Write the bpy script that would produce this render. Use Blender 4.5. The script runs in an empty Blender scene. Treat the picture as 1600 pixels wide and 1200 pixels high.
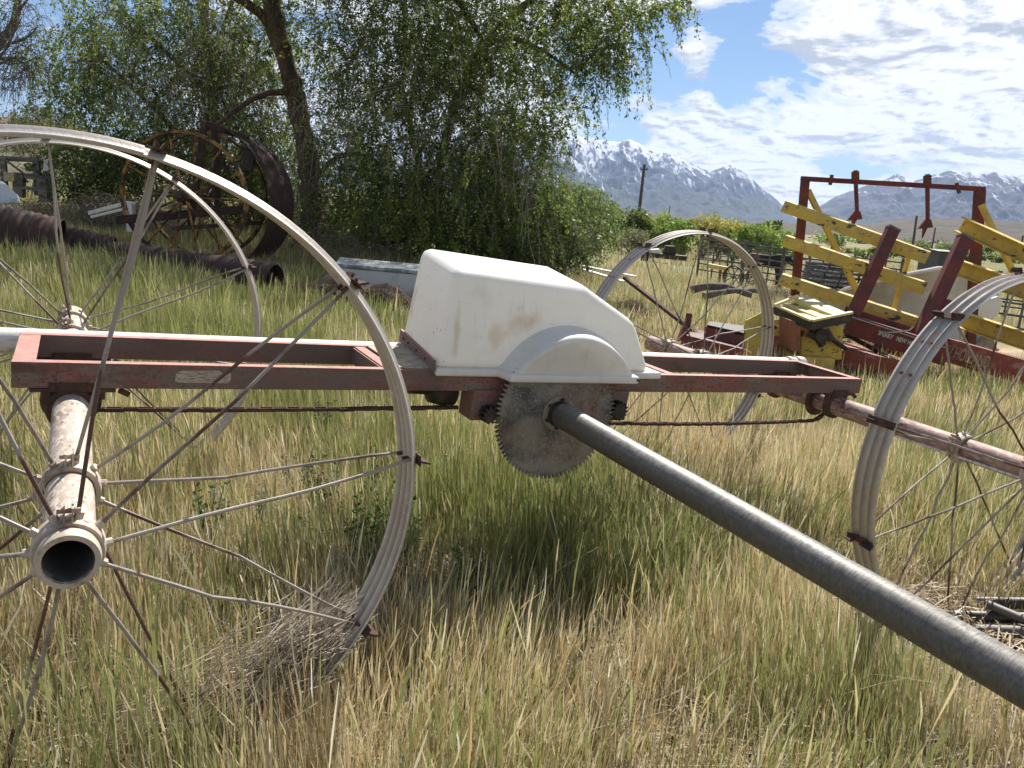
import bpy, bmesh, math, random
import numpy as np
from mathutils import Vector, Matrix, noise as mnoise
random.seed(7); RNG = np.random.default_rng(11)
sc = bpy.context.scene
COL = sc.collection
R = math.radians

# ---------------------------------------------------------------- camera
FPX = 1212.26; CAMH = 1.5892
W = np.array([[.99755897, .06982913, 0.], [.01509193, -.21559895, .97636537], [.06817874, -.97398203, -.21612652]])
cam_d = bpy.data.cameras.new('camera'); cam = bpy.data.objects.new('camera', cam_d); COL.objects.link(cam)
cam_d.sensor_width = 36; cam_d.lens = 36 * FPX / 1600; cam_d.clip_start = .05; cam_d.clip_end = 30000
cr = Matrix(((W[0, 0], -W[0, 1], -W[0, 2]), (W[1, 0], -W[1, 1], -W[1, 2]), (W[2, 0], -W[2, 1], -W[2, 2])))
cam.matrix_world = Matrix.Translation((0, 0, CAMH)) @ cr.to_4x4()
sc.camera = cam
sc.render.resolution_x = 1024; sc.render.resolution_y = 768

# ---------------------------------------------------------------- light
SUN_EL, SUN_AZ = 50.0, 16.0            # azimuth clockwise from +Y (the view direction)
sd = bpy.data.lights.new('sun', 'SUN'); sun = bpy.data.objects.new('sun', sd); COL.objects.link(sun)
sd.energy = 5.0; sd.angle = R(.6); sd.color = (1, .95, .87)
sdir = Vector((math.sin(R(SUN_AZ)) * math.cos(R(SUN_EL)), math.cos(R(SUN_AZ)) * math.cos(R(SUN_EL)), math.sin(R(SUN_EL))))
sun.rotation_euler = sdir.to_track_quat('Z', 'Y').to_euler()
sun.location = (0, 0, 30)
sc.view_settings.view_transform = 'Standard'; sc.view_settings.look = 'None'
sc.view_settings.exposure = .80; sc.view_settings.gamma = 1; sc.view_settings.use_curve_mapping = False
wd = bpy.data.worlds.new('World'); sc.world = wd; wd.use_nodes = True

def at(px, py, Y):
    v = W @ np.array([(px - 800) / FPX, (py - 600) / FPX, 1.]); t = Y / v[1]
    return Vector((v[0] * t, v[1] * t, CAMH + v[2] * t))
GA, GB = -.06637, .00148
def gh(x, y):
    return GA * 14 * np.tanh(x / 14) + GB * 20 * np.tanh(y / 20)
def gz(x, y): return float(gh(x, y))

class NT:
    def __init__(s, tree): s.t = tree; s.n = tree.nodes; s.l = tree.links
    def new(s, typ, **kw):
        n = s.n.new(typ)
        for k, v in kw.items():
            if k.startswith('i_'):
                key = k[2:]; key = int(key) if key.isdigit() else key.replace('_', ' ')
                n.inputs[key].default_value = v
            else: setattr(n, k, v)
        return n
    def link(s, a, ao, b, bi): s.l.new(a.outputs[ao], b.inputs[bi])
    def math(s, op, a, b=None, clamp=False):
        n = s.n.new('ShaderNodeMath'); n.operation = op; n.use_clamp = clamp
        for i, v in enumerate((a, b)):
            if v is None: continue
            if isinstance(v, (int, float)): n.inputs[i].default_value = v
            else: s.l.new(v, n.inputs[i])
        return n.outputs[0]
    def ramp(s, fac, stops, interp='LINEAR'):
        n = s.n.new('ShaderNodeValToRGB'); r = n.color_ramp; r.interpolation = interp
        while len(r.elements) > 1: r.elements.remove(r.elements[-1])
        for i, (p, c) in enumerate(stops):
            e = r.elements[0] if i == 0 else r.elements.new(p)
            e.position = p; e.color = c if len(c) == 4 else (*c, 1)
        s.l.new(fac, n.inputs[0]); return n.outputs[0]
    def mix(s, fac, a, b, mode='MIX'):
        n = s.n.new('ShaderNodeMix'); n.data_type = 'RGBA'; n.blend_type = mode
        for idx, v in ((0, fac), (6, a), (7, b)):
            if isinstance(v, (int, float)): n.inputs[idx].default_value = v
            elif isinstance(v, tuple): n.inputs[idx].default_value = v if len(v) == 4 else (*v, 1)
            else: s.l.new(v, n.inputs[idx])
        return n.outputs[2]
    def noise(s, vec, scale, detail=4, rough=.55, dist=0.):
        n = s.n.new('ShaderNodeTexNoise'); n.inputs['Scale'].default_value = scale; n.inputs['Detail'].default_value = detail
        n.inputs['Roughness'].default_value = rough; n.inputs['Distortion'].default_value = dist
        if vec is not None: s.l.new(vec, n.inputs['Vector'])
        return n.outputs[0]
    def mapping(s, vec, scale=(1, 1, 1), loc=(0, 0, 0), rot=(0, 0, 0)):
        n = s.n.new('ShaderNodeMapping'); n.inputs['Scale'].default_value = scale; n.inputs['Location'].default_value = loc
        n.inputs['Rotation'].default_value = rot; s.l.new(vec, n.inputs['Vector']); return n.outputs[0]

# sky: Nishita + procedural clouds by direction
w = NT(wd.node_tree); w.n.clear()
wo = w.new('ShaderNodeOutputWorld'); sky = w.new('ShaderNodeTexSky')
sky.sky_type = 'NISHITA'; sky.sun_disc = False; sky.sun_elevation = R(SUN_EL); sky.sun_rotation = R(SUN_AZ); sky.air_density = 1.0; sky.dust_density = .3; sky.ozone_density = 3.0
b1 = w.new('ShaderNodeBackground'); b1.inputs[1].default_value = .052; w.l.new(w.mix(1., sky.outputs[0], (.70, .87, 1.02), 'MULTIPLY'), b1.inputs[0])
tc = w.new('ShaderNodeTexCoord'); sep = w.new('ShaderNodeSeparateXYZ'); w.link(tc, 'Generated', sep, 0)
zz = w.math('ADD', w.math('MAXIMUM', sep.outputs[2], 0.), .22)
cmb = w.new('ShaderNodeCombineXYZ'); w.l.new(w.math('DIVIDE', sep.outputs[0], zz), cmb.inputs[0]); w.l.new(w.math('DIVIDE', sep.outputs[1], zz), cmb.inputs[1])
cv = w.mapping(cmb.outputs[0], (1, 1, 1), (3.1, 1.7, .4))
n1 = w.noise(cv, 2.4, 13, .64, .25)
n2 = w.noise(w.mapping(cv, (1, 1, 1), (0, .04, 0)), 2.4, 13, .64, .25)
n3 = w.noise(cv, 9.0, 6, .6)
# openings of blue in the cloud cover, each a patch of directions
bias = None
GAPS = [(1150, 95, .095, 1.0), (1040, 120, .09, 1.0), (960, 150, .08, .8), (880, 110, .08, .6), (1330, 240, .05, .5), (1450, 240, .05, .4), (990, 195, .06, .8), (1230, 80, .05, .6), (60, 60, .30, .9), (480, 20, .2, .5), (1220, 85, .08, .6)]
for gx, gy, rad, amt in GAPS:
    dv = (at(gx, gy, 10) - Vector((0, 0, CAMH))).normalized()
    dp = w.new('ShaderNodeVectorMath', operation='DISTANCE'); w.link(tc, 'Generated', dp, 0); dp.inputs[1].default_value = dv
    f = w.math('MULTIPLY', w.math('SUBTRACT', 1., w.math('DIVIDE', dp.outputs['Value'], rad), True), amt * .36)
    bias = f if bias is None else w.math('MAXIMUM', bias, f)
# the cloud bank stands low ahead; thinned out of view overhead and behind to lower ambient light
over = w.math('ADD', w.ramp(sep.outputs[2], [(.42, (0, 0, 0)), (.68, (.24,) * 3)]), w.ramp(w.math('ADD', w.math('MULTIPLY', sep.outputs[1], -.5), .5), [(.5, (0, 0, 0)), (.8, (.12,) * 3)]))
cl = w.math('SUBTRACT', w.math('SUBTRACT', w.math('ADD', n1, .15), bias), over)
mask = w.ramp(cl, [(.46, (0, 0, 0)), (.50, (.6,) * 3), (.56, (1, 1, 1))], 'EASE')
shade = w.math('ADD', w.math('MULTIPLY', w.math('SUBTRACT', n2, n1), 5.0), w.math('ADD', w.math('MULTIPLY', w.math('SUBTRACT', n3, .5), .8), w.math('SUBTRACT', 1.25, w.math('MULTIPLY', n1, 1.25))))
ccol = w.ramp(shade, [(.20, (.48, .51, .57)), (.42, (.74, .77, .81)), (.60, (1, 1, 1))])
b2 = w.new('ShaderNodeBackground'); b2.inputs[1].default_value = .60; w.l.new(ccol, b2.inputs[0])
mx = w.new('ShaderNodeMixShader'); w.l.new(mask, mx.inputs[0]); w.link(b1, 0, mx, 1); w.link(b2, 0, mx, 2); w.link(mx, 0, wo, 0)

# ---------------------------------------------------------------- mesh helpers
class MB:
    def __init__(s): s.v = []; s.f = []
    def add(s, vs, fs):
        o = len(s.v); s.v += [tuple(x) for x in vs]; s.f += [tuple(i + o for i in f) for f in fs]; return s
    def hexa(s, p):      # p: 8 points, 0-3 bottom loop, 4-7 top loop
        return s.add(p, [(3, 2, 1, 0), (4, 5, 6, 7), (0, 1, 5, 4), (1, 2, 6, 5), (2, 3, 7, 6), (3, 0, 4, 7)])
    def box(s, x0, x1, y0, y1, z0, z1):
        return s.hexa([(x0, y0, z0), (x1, y0, z0), (x1, y1, z0), (x0, y1, z0), (x0, y0, z1), (x1, y0, z1), (x1, y1, z1), (x0, y1, z1)])
    def prism(s, prof, p0, p1, up=(0, 0, 1), scale1=1.):
        p0 = Vector(p0); p1 = Vector(p1); d = (p1 - p0).normalized(); up = Vector(up)
        sx = d.cross(up).normalized(); uz = sx.cross(d).normalized(); n = len(prof)
        vs = [p0 + sx * a + uz * b for a, b in prof] + [p1 + sx * a * scale1 + uz * b * scale1 for a, b in prof]
        fs = [(i, (i + 1) % n, n + (i + 1) % n, n + i) for i in range(n)] + [tuple(range(n))[::-1], tuple(range(n, 2 * n))]
        return s.add(vs, fs)
    def beam(s, p0, p1, wd, ht, up=(0, 0, 1)):
        a, b = wd / 2, ht / 2; return s.prism([(-a, -b), (a, -b), (a, b), (-a, b)], p0, p1, up)
    def tube(s, pts, rad, n=8, cap=True):
        pts = [Vector(p) for p in pts]
        if not hasattr(rad, '__len__'): rad = [rad] * len(pts)
        d0 = (pts[1] - pts[0]).normalized(); ref = Vector((0, 0, 1)) if abs(d0.z) < .9 else Vector((1, 0, 0))
        u = d0.cross(ref).normalized(); vs = []
        for i, p in enumerate(pts):
            d = (pts[min(i + 1, len(pts) - 1)] - pts[max(i - 1, 0)]).normalized()
            u = (u - d * u.dot(d)).normalized(); v = d.cross(u)
            vs += [p + (u * math.cos(2 * math.pi * k / n) + v * math.sin(2 * math.pi * k / n)) * rad[i] for k in range(n)]
        fs = [(i * n + k, i * n + (k + 1) % n, (i + 1) * n + (k + 1) % n, (i + 1) * n + k) for i in range(len(pts) - 1) for k in range(n)]
        if cap: fs += [tuple(range(n))[::-1], tuple(range((len(pts) - 1) * n, len(pts) * n))]
        return s.add(vs, fs)
    def lathe(s, prof, org, axis, n=24, closed=False, a0=0, a1=2 * math.pi):   # prof: (along, radius)
        org = Vector(org); ax = Vector(axis).normalized(); ref = Vector((0, 0, 1)) if abs(ax.z) < .9 else Vector((1, 0, 0))
        u = ax.cross(ref).normalized(); v = ax.cross(u); m = len(prof); full = abs(a1 - a0 - 2 * math.pi) < 1e-6
        ns = n if full else n + 1; vs = []
        for k in range(ns):
            t = a0 + (a1 - a0) * k / n; e = u * math.cos(t) + v * math.sin(t)
            vs += [org + ax * a + e * r for a, r in prof]
        fs = []
        for k in range(n):
            k2 = (k + 1) % ns
            for i in range(m if closed else m - 1):
                j = (i + 1) % m; fs.append((k * m + i, k * m + j, k2 * m + j, k2 * m + i))
        if not full and closed: fs += [tuple(range(m)), tuple(range((ns - 1) * m, ns * m))[::-1]]
        return s.add(vs, fs)
    def off(s, dx, dy, dz): s.v = [(a + dx, b + dy, c + dz) for a, b, c in s.v]; return s
    def build(s, name, mat, parent=None, smooth=False, bevel=0, seg=2, auto=None, subd=0):
        me = bpy.data.meshes.new(name); me.from_pydata(s.v, [], s.f); me.update()
        bm = bmesh.new(); bm.from_mesh(me); bmesh.ops.recalc_face_normals(bm, faces=bm.faces); bm.to_mesh(me); bm.free()
        o = bpy.data.objects.new(name, me); COL.objects.link(o); me.materials.append(mat)
        if parent: o.parent = parent
        if smooth:
            me.polygons.foreach_set('use_smooth', [True] * len(me.polygons))
            me.set_sharp_from_angle(angle=R(auto or 40))
        if bevel:
            b = o.modifiers.new('bevel', 'BEVEL'); b.width = bevel; b.segments = seg; b.limit_method = 'ANGLE'; b.angle_limit = R(30)
            if seg > 2: me.polygons.foreach_set('use_smooth', [True] * len(me.polygons))
        if subd:
            b = o.modifiers.new('sub', 'SUBSURF'); b.levels = b.render_levels = subd
        return o

def np_mesh(name, V, Q, mat, parent=None, attr=None, smooth=False):
    me = bpy.data.meshes.new(name); V = np.ascontiguousarray(V, np.float32); Q = np.ascontiguousarray(Q, np.int32); k = Q.shape[1]
    me.vertices.add(len(V)); me.vertices.foreach_set('co', V.ravel())
    me.loops.add(Q.size); me.loops.foreach_set('vertex_index', Q.ravel())
    me.polygons.add(len(Q)); me.polygons.foreach_set('loop_start', np.arange(0, Q.size, k, dtype=np.int32)); me.polygons.foreach_set('loop_total', np.full(len(Q), k, np.int32))
    if smooth: me.polygons.foreach_set('use_smooth', np.ones(len(Q), bool))
    me.update(calc_edges=True)
    if attr is not None:
        a = me.color_attributes.new('tint', 'FLOAT_COLOR', 'POINT'); c = np.ones((len(V), 4), np.float32); c[:, :3] = attr; a.data.foreach_set('color', c.ravel())
    me.materials.append(mat); o = bpy.data.objects.new(name, me); COL.objects.link(o)
    if parent: o.parent = parent
    return o

def tag(o, label=None, cat=None, group=None, kind=None):
    if label: o['label'] = label
    if cat: o['category'] = cat
    if group: o['group'] = group
    if kind: o['kind'] = kind
    return o
def empty(name, loc=(0, 0, 0), label=None, cat=None, group=None, rot=None):
    o = bpy.data.objects.new(name, None); o.location = loc; COL.objects.link(o); o.empty_display_size = .2
    if rot: o.rotation_euler = rot
    return tag(o, label, cat, group)
def copy_tree(o, parent=None):
    c = o.copy(); COL.objects.link(c); c.parent = parent
    for ch in list(o.children): copy_tree(ch, c)
    return c
def rel(mb, org): return mb.off(-org[0], -org[1], -org[2])

# ---------------------------------------------------------------- materials
def mat(name, base, rough=.7, metal=0., layers=(), coord='Object', bump=0., bscale=60, scale=(1, 1, 1), transl=0., spec=.5, rvar=0., top=None, groove=None):
    """layers: (colour, noise scale, detail, threshold lo, hi, (stretch xyz))"""
    m = bpy.data.materials.new(name); m.use_nodes = True; t = NT(m.node_tree); p = t.n['Principled BSDF']
    tcn = t.new('ShaderNodeTexCoord'); v = t.mapping(tcn.outputs[coord], scale)
    col = None
    base_v = t.mix(t.noise(v, 3.1, 5, .6), tuple(c * .82 for c in base), tuple(min(1, c * 1.18) for c in base)); col = base_v
    for i, (c, ns, det, lo, hi, st) in enumerate(layers):
        vv = t.mapping(v, st, (i * 3.3, i * 1.7, i * .9)); f = t.noise(vv, ns, det, .62)
        fr = t.ramp(f, [(lo, (0, 0, 0)), (hi, (1, 1, 1))]); col = t.mix(fr, col, c)
    if top:      # upward-facing faces take this colour, broken up by noise
        sn = t.new('ShaderNodeSeparateXYZ'); t.link(tcn, 'Normal', sn, 0); f = t.math('MULTIPLY', t.ramp(sn.outputs[2], [(.6, (0, 0, 0)), (.9, (1, 1, 1))]), t.ramp(t.noise(v, 22, 6, .65), [(.35, (1, 1, 1)), (.75, (.35,) * 3)]))
        col = t.mix(f, col, top)
    if groove:   # dirt lying in the grooves of the rolled rim
        sn = t.new('ShaderNodeSeparateXYZ'); t.link(tcn, 'Object', sn, 0); f = t.math('MULTIPLY', t.math('ADD', t.math('MULTIPLY', t.math('COSINE', t.math('MULTIPLY', sn.outputs[1], 171.4)), .5), .5), t.ramp(t.noise(v, 7, 6, .7), [(.2, (.5,) * 3), (.7, (1, 1, 1))]))
        col = t.mix(f, col, groove)
    t.l.new(col, p.inputs['Base Color']); p.inputs['Metallic'].default_value = metal; p.inputs['Specular IOR Level'].default_value = spec
    if rvar:
        t.l.new(t.math('ADD', t.math('MULTIPLY', t.noise(v, 9, 4), rvar), rough - rvar / 2), p.inputs['Roughness'])
    else: p.inputs['Roughness'].default_value = rough
    if bump:
        b = t.new('ShaderNodeBump'); b.inputs['Strength'].default_value = bump; b.inputs['Distance'].default_value = .004
        t.l.new(t.noise(v, bscale, 5, .6), b.inputs['Height']); t.link(b, 0, p, 'Normal')
    if transl:
        tr = t.new('ShaderNodeBsdfTranslucent'); t.l.new(col, tr.inputs[0]); ms = t.new('ShaderNodeMixShader'); ms.inputs[0].default_value = transl
        out = t.n['Material Output']; t.link(p, 0, ms, 1); t.link(tr, 0, ms, 2); t.link(ms, 0, out, 0)
    return m
U1 = (1, 1, 1)
M = {}
M['red'] = mat('faded red paint', (.27, .095, .075), .75, 0, [((.09, .04, .035), 5, 8, .48, .64, U1), ((.19, .155, .13), 26, 9, .44, .60, (.22, 1, 1)), ((.07, .045, .04), 120, 5, .50, .66, (.7, 1, 1)), ((.14, .10, .085), 2.2, 9, .36, .62, (.5, 1, 1.5))], bump=.35, bscale=90, top=(.52, .25, .21))
M['rust'] = mat('dark rust', (.075, .038, .028), .9, 0, [((.15, .065, .04), 9, 6, .5, .70, U1), ((.045, .03, .028), 30, 5, .5, .65, U1)], bump=.5, bscale=70)
M['orust'] = mat('orange rust', (.30, .12, .06), .9, 0, [((.15, .07, .05), 20, 6, .45, .65, U1)], bump=.4)
M['galv'] = mat('weathered galvanised steel', (.46, .43, .39), .5, .35, [((.30, .23, .18), 6, 8, .42, .72, (1, 3, 1)), ((.60, .59, .57), 90, 6, .48, .66, U1), ((.17, .11, .08), 34, 8, .60, .72, (1, 2, 1))], bump=.2, bscale=140, rvar=.2)
M['rim'] = mat('weathered galvanised wheel rim', (.54, .51, .47), .5, .2, [((.40, .34, .28), 3, 6, .42, .75, (1, 2, 1)), ((.62, .60, .57), 60, 6, .52, .72, U1), ((.24, .15, .10), 24, 8, .64, .76, (1, 2, 1))], bump=.2, bscale=140, rvar=.2, groove=(.22, .18, .15))
M['iron'] = mat('blackened rusty iron', (.042, .026, .021), .85, 0, [((.085, .042, .03), 7, 7, .5, .68, U1)], bump=.4)
M['culvert'] = mat('dark rusted corrugated steel', (.052, .03, .025), .85, 0, [((.11, .05, .035), 4, 7, .5, .68, U1)], bump=.4)
M['spoke'] = mat('grey painted spoke', (.33, .295, .26), .6, .1, [((.10, .052, .038), 3.6, 5, .48, .57, U1), ((.24, .13, .09), 30, 5, .6, .7, U1)], bump=.3)
M['axle'] = mat('weathered axle pipe', (.46, .38, .31), .65, .05, [((.25, .13, .10), 4.5, 7, .48, .66, U1), ((.62, .56, .48), 70, 4, .5, .62, (1, .3, 1)), ((.16, .08, .06), 95, 3, .60, .68, (1, .3, 1))], bump=.3, bscale=120)
M['axle_red'] = mat('weathered red axle pipe', (.33, .20, .17), .65, .05, [((.17, .07, .06), 5, 7, .48, .62, U1), ((.46, .38, .33), 80, 4, .5, .64, (1, .3, 1))], bump=.3, bscale=120)
M['hubm'] = mat('cream hub clamp', (.50, .43, .35), .6, .1, [((.25, .17, .12), 12, 5, .55, .68, U1)], bump=.2)
M['bore'] = mat('pipe bore', (.10, .095, .09), .85, 0, [((.30, .28, .25), 14, 5, .55, .7, U1)])
M['flange'] = mat('dull tan grey flange', (.27, .24, .19), .6, .2, [((.12, .09, .07), 14, 6, .5, .64, U1)], bump=.2)
M['gearm'] = mat('grey gear steel', (.235, .215, .195), .6, .3, [((.15, .085, .065), 5, 9, .44, .60, U1), ((.065, .068, .072), 3.6, 9, .46, .60, (1, 1, 1.4)), ((.12, .07, .055), 14, 9, .60, .68, U1), ((.33, .31, .28), 120, 5, .54, .70, U1)], bump=.4, bscale=80)
M['dark'] = mat('dark greasy steel', (.035, .032, .03), .6, .3, [((.09, .06, .045), 14, 5, .5, .65, U1)])
M['black'] = mat('black rubber', (.02, .02, .02), .7)
M['white_pipe'] = mat('oxidised aluminium pipe', (.70, .69, .66), .55, .15, [((.42, .41, .39), 45, 7, .50, .60, (.3, 1, 1)), ((.28, .22, .18), 9, 5, .66, .74, U1)], bump=.2)
M['yellow'] = mat('yellow machine paint', (.60, .43, .075), .6, 0, [((.46, .33, .09), 5, 8, .45, .65, U1), ((.20, .12, .06), 16, 8, .60, .68, U1), ((.08, .055, .04), 4.5, 6, .61, .63, (1, 1, 1.8))], bump=.2)
M['yellow_pale'] = mat('sun bleached yellow paint', (.72, .60, .26), .55, 0, [((.60, .46, .14), 4, 5, .5, .65, U1)])
M['yrust'] = mat('rusty yellow wheel paint', (.30, .16, .03), .8, 0, [((.05, .03, .022), 5, 6, .42, .54, U1)])
M['wred'] = mat('dark red machine paint', (.155, .024, .018), .65, 0, [((.085, .022, .02), 5, 9, .42, .6, U1), ((.24, .12, .10), 30, 8, .62, .72, U1), ((.05, .03, .028), 10, 5, .64, .68, U1)])
M['wred_top'] = mat('orange red machine paint', (.23, .05, .032), .6, 0, [((.36, .20, .16), 8, 6, .52, .7, (.3, 1, 1))])
M['letter'] = mat('cream lettering', (.42, .32, .22), .6)
M['letter_white'] = mat('white lettering', (.62, .58, .54), .6)
M['white'] = mat('white plastic', (.72, .71, .69), .45, 0, [((.5, .48, .44), 3, 6, .55, .7, U1)])
M['pale'] = mat('pale weathered tank sheet', (.46, .44, .40), .6, 0, [((.33, .32, .30), 1.5, 5, .45, .6, (1, 1, .5)), ((.55, .54, .5), 6, 6, .55, .7, U1)])
M['trough'] = mat('pale blue grey enamel', (.46, .50, .52), .5, 0, [((.30, .33, .34), 4, 5, .55, .65, U1)])
M['trough_top'] = mat('dull grey rim', (.15, .18, .19), .5, 0, [((.34, .38, .38), 9, 5, .5, .6, U1)])
M['oldwood'] = mat('grey old wood', (.20, .185, .165), .9, 0, [((.10, .09, .08), 12, 7, .45, .6, (.2, 1, 1))])
M['tan'] = mat('tan board', (.45, .38, .25), .8, 0, [((.3, .25, .17), 20, 5, .5, .6, U1)])
M['fence'] = mat('grey steel pipe fence', (.14, .135, .13), .6, .3, [((.06, .055, .05), 8, 4, .5, .65, U1)])
M['pole'] = mat('utility pole wood', (.085, .07, .06), .9)
M['bark'] = mat('elm bark', (.12, .07, .052), .95, 0, [((.06, .045, .038), 9, 8, .45, .6, (1, 1, .25)), ((.26, .20, .16), 20, 6, .58, .7, (1, 1, .2))], bump=1., bscale=25)
M['bark2'] = mat('grey bark', (.16, .14, .125), .95, 0, [((.08, .07, .06), 12, 6, .45, .6, (1, 1, .3))], bump=.6, bscale=30)
M['twig'] = mat('grey twigs', (.17, .145, .12), .95, spec=.1)
M['paletwig'] = mat('pale dead hanging twigs', (.31, .275, .23), .95, spec=.1)
M['deadtwig'] = mat('dead bleached twigs', (.22, .185, .15), .95, spec=.1)
M['tumble'] = mat('dead brown weed', (.17, .12, .085), .95)
M['dkpipe'] = mat('dark steel pipe', (.07, .065, .06), .5, .5, [((.13, .10, .08), 12, 5, .5, .62, U1)], bump=.2)
M['cow'] = mat('black hide', (.018, .014, .012), .8)
M['cowb'] = mat('brown hide', (.12, .05, .03), .8)
M['vanw'] = mat('white vehicle paint', (.66, .67, .68), .3)
M['glass'] = mat('dark window glass', (.03, .04, .05), .15)
M['shed'] = mat('dark shed metal', (.06, .06, .065), .6)
M['straw'] = mat('straw heap', (.42, .33, .20), .9)

def attr_mat(name, rough=.6, transl=.4, spec=.3):
    m = bpy.data.materials.new(name); m.use_nodes = True; t = NT(m.node_tree); p = t.n['Principled BSDF']
    a = t.new('ShaderNodeAttribute', attribute_name='tint'); t.link(a, 'Color', p, 'Base Color'); p.inputs['Roughness'].default_value = rough; p.inputs['Specular IOR Level'].default_value = spec
    tr = t.new('ShaderNodeBsdfTranslucent'); t.link(a, 'Color', tr, 0)
    ms = t.new('ShaderNodeMixShader'); ms.inputs[0].default_value = transl; t.link(p, 0, ms, 1); t.link(tr, 0, ms, 2); t.link(ms, 0, t.n['Material Output'], 0)
    return m
M['grass'] = attr_mat('grass blades', .55, .32, .22); M['leaf'] = attr_mat('leaves', .5, .46, .28)

# hood plastic with rusty brown stains and small dark pits
def hood_mat():
    m = bpy.data.materials.new('cream fibreglass'); m.use_nodes = True; t = NT(m.node_tree); p = t.n['Principled BSDF']
    tcn = t.new('ShaderNodeTexCoord'); v = tcn.outputs['Object']
    col = t.mix(t.noise(v, 2.5, 5, .6), (.83, .82, .775), (.90, .89, .86))
    col = t.mix(t.ramp(t.noise(v, 9, 8, .65), [(.52, (0, 0, 0)), (.9, (.5,) * 3)]), col, (.58, .50, .40))
    col = t.mix(t.ramp(t.noise(t.mapping(v, (60, 60, 3.0)), 1, 5, .6), [(.60, (0, 0, 0)), (.78, (.35,) * 3)]), col, (.50, .42, .32))
    col = t.mix(t.ramp(t.noise(t.mapping(v, (5, 5, 220), rot=(.3, .5, 0)), 1, 3, .5), [(.70, (0, 0, 0)), (.74, (.5,) * 3)]), col, (.40, .34, .28))
    for (cx, cz, rx, rz, st) in ((-.235, 1.165, .07, .07, .6), (-.33, 1.10, .045, .055, .42), (-.50, 1.11, .018, .14, .5), (-.17, 1.18, .045, .05, .25)):
        mp = t.new('ShaderNodeMapping'); mp.inputs['Location'].default_value = (-cx / rx, 0, -cz / rz); mp.inputs['Scale'].default_value = (1 / rx, 0, 1 / rz); t.l.new(v, mp.inputs['Vector'])
        if rx < .03: mp.inputs['Rotation'].default_value = (0, 0, 0)
        ln = t.new('ShaderNodeVectorMath', operation='LENGTH'); t.link(mp, 0, ln, 0)
        e = t.math('ADD', ln.outputs['Value'], t.math('MULTIPLY', t.math('SUBTRACT', t.noise(v, 14, 5), .5), 2.2))
        f = t.ramp(e, [(.2, (st,) * 3), (1.5, (0, 0, 0))]); col = t.mix(f, col, (.52, .38, .23))
    pit = t.new('ShaderNodeTexVoronoi'); pit.inputs['Scale'].default_value = 26; t.l.new(v, pit.inputs['Vector'])
    sx = t.new('ShaderNodeSeparateXYZ'); t.l.new(v, sx.inputs[0])
    left = t.ramp(t.math('MULTIPLY', sx.outputs[0], -1), [(.52, (0, 0, 0)), (.56, (1, 1, 1))])
    pf = t.math('MULTIPLY', t.ramp(pit.outputs['Distance'], [(.09, (1, 1, 1)), (.12, (0, 0, 0))]), left); pf = t.math('MULTIPLY', pf, t.ramp(t.noise(v, 7, 3), [(.45, (0, 0, 0)), (.50, (1, 1, 1))]))
    col = t.mix(pf, col, (.16, .10, .08))
    t.l.new(col, p.inputs['Base Color']); p.inputs['Roughness'].default_value = .42
    tr = t.new('ShaderNodeBsdfTranslucent'); t.l.new(col, tr.inputs[0]); ms = t.new('ShaderNodeMixShader'); ms.inputs[0].default_value = .28; t.link(p, 0, ms, 1); t.link(tr, 0, ms, 2); t.link(ms, 0, t.n['Material Output'], 0)
    b = t.new('ShaderNodeBump'); b.inputs['Strength'].default_value = .15; b.inputs['Distance'].default_value = .004; t.l.new(t.noise(v, 18, 4), b.inputs['Height']); t.link(b, 0, p, 'Normal')
    return m
M['hood'] = hood_mat()

def drive_mat():     # dull dark pipe: fine circumferential scratches, dusty film, sunlit upper side painted in
    m = bpy.data.materials.new('dark drive pipe'); m.use_nodes = True; t = NT(m.node_tree); p = t.n['Principled BSDF']
    tcn = t.new('ShaderNodeTexCoord'); v = tcn.outputs['Object']
    f = t.noise(t.mapping(v, (45, 230, 45)), 1., 5, .65); g2 = t.noise(v, 55, 9, .75)
    col = t.mix(t.ramp(t.math('ADD', t.math('MULTIPLY', f, .4), t.math('MULTIPLY', g2, .6)), [(.40, (0, 0, 0)), (.70, (1, 1, 1))]), (.055, .058, .062), (.16, .15, .13))
    sn = t.new('ShaderNodeSeparateXYZ'); t.link(tcn, 'Normal', sn, 0)     # upper side lightened in colour as if sunlit, speckled like dust
    lit_top = t.math('MULTIPLY', t.ramp(sn.outputs[2], [(.25, (0, 0, 0)), (.95, (1, 1, 1))]), t.ramp(t.math('ADD', t.math('MULTIPLY', f, .5), t.math('MULTIPLY', g2, .5)), [(.40, (.1,) * 3), (.58, (1, 1, 1))]))
    col = t.mix(lit_top, col, (.35, .33, .29))
    col = t.mix(t.ramp(t.noise(t.mapping(v, (7, 1.1, 7)), 1., 8, .7), [(.50, (0, 0, 0)), (.66, (.7,) * 3)]), col, (.085, .07, .055))
    t.l.new(col, p.inputs['Base Color']); p.inputs['Metallic'].default_value = .1; p.inputs['Roughness'].default_value = .5
    b = t.new('ShaderNodeBump'); b.inputs['Strength'].default_value = .22; b.inputs['Distance'].default_value = .002; t.l.new(f, b.inputs['Height']); t.link(b, 0, p, 'Normal')
    return m
M['drive'] = drive_mat()

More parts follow.
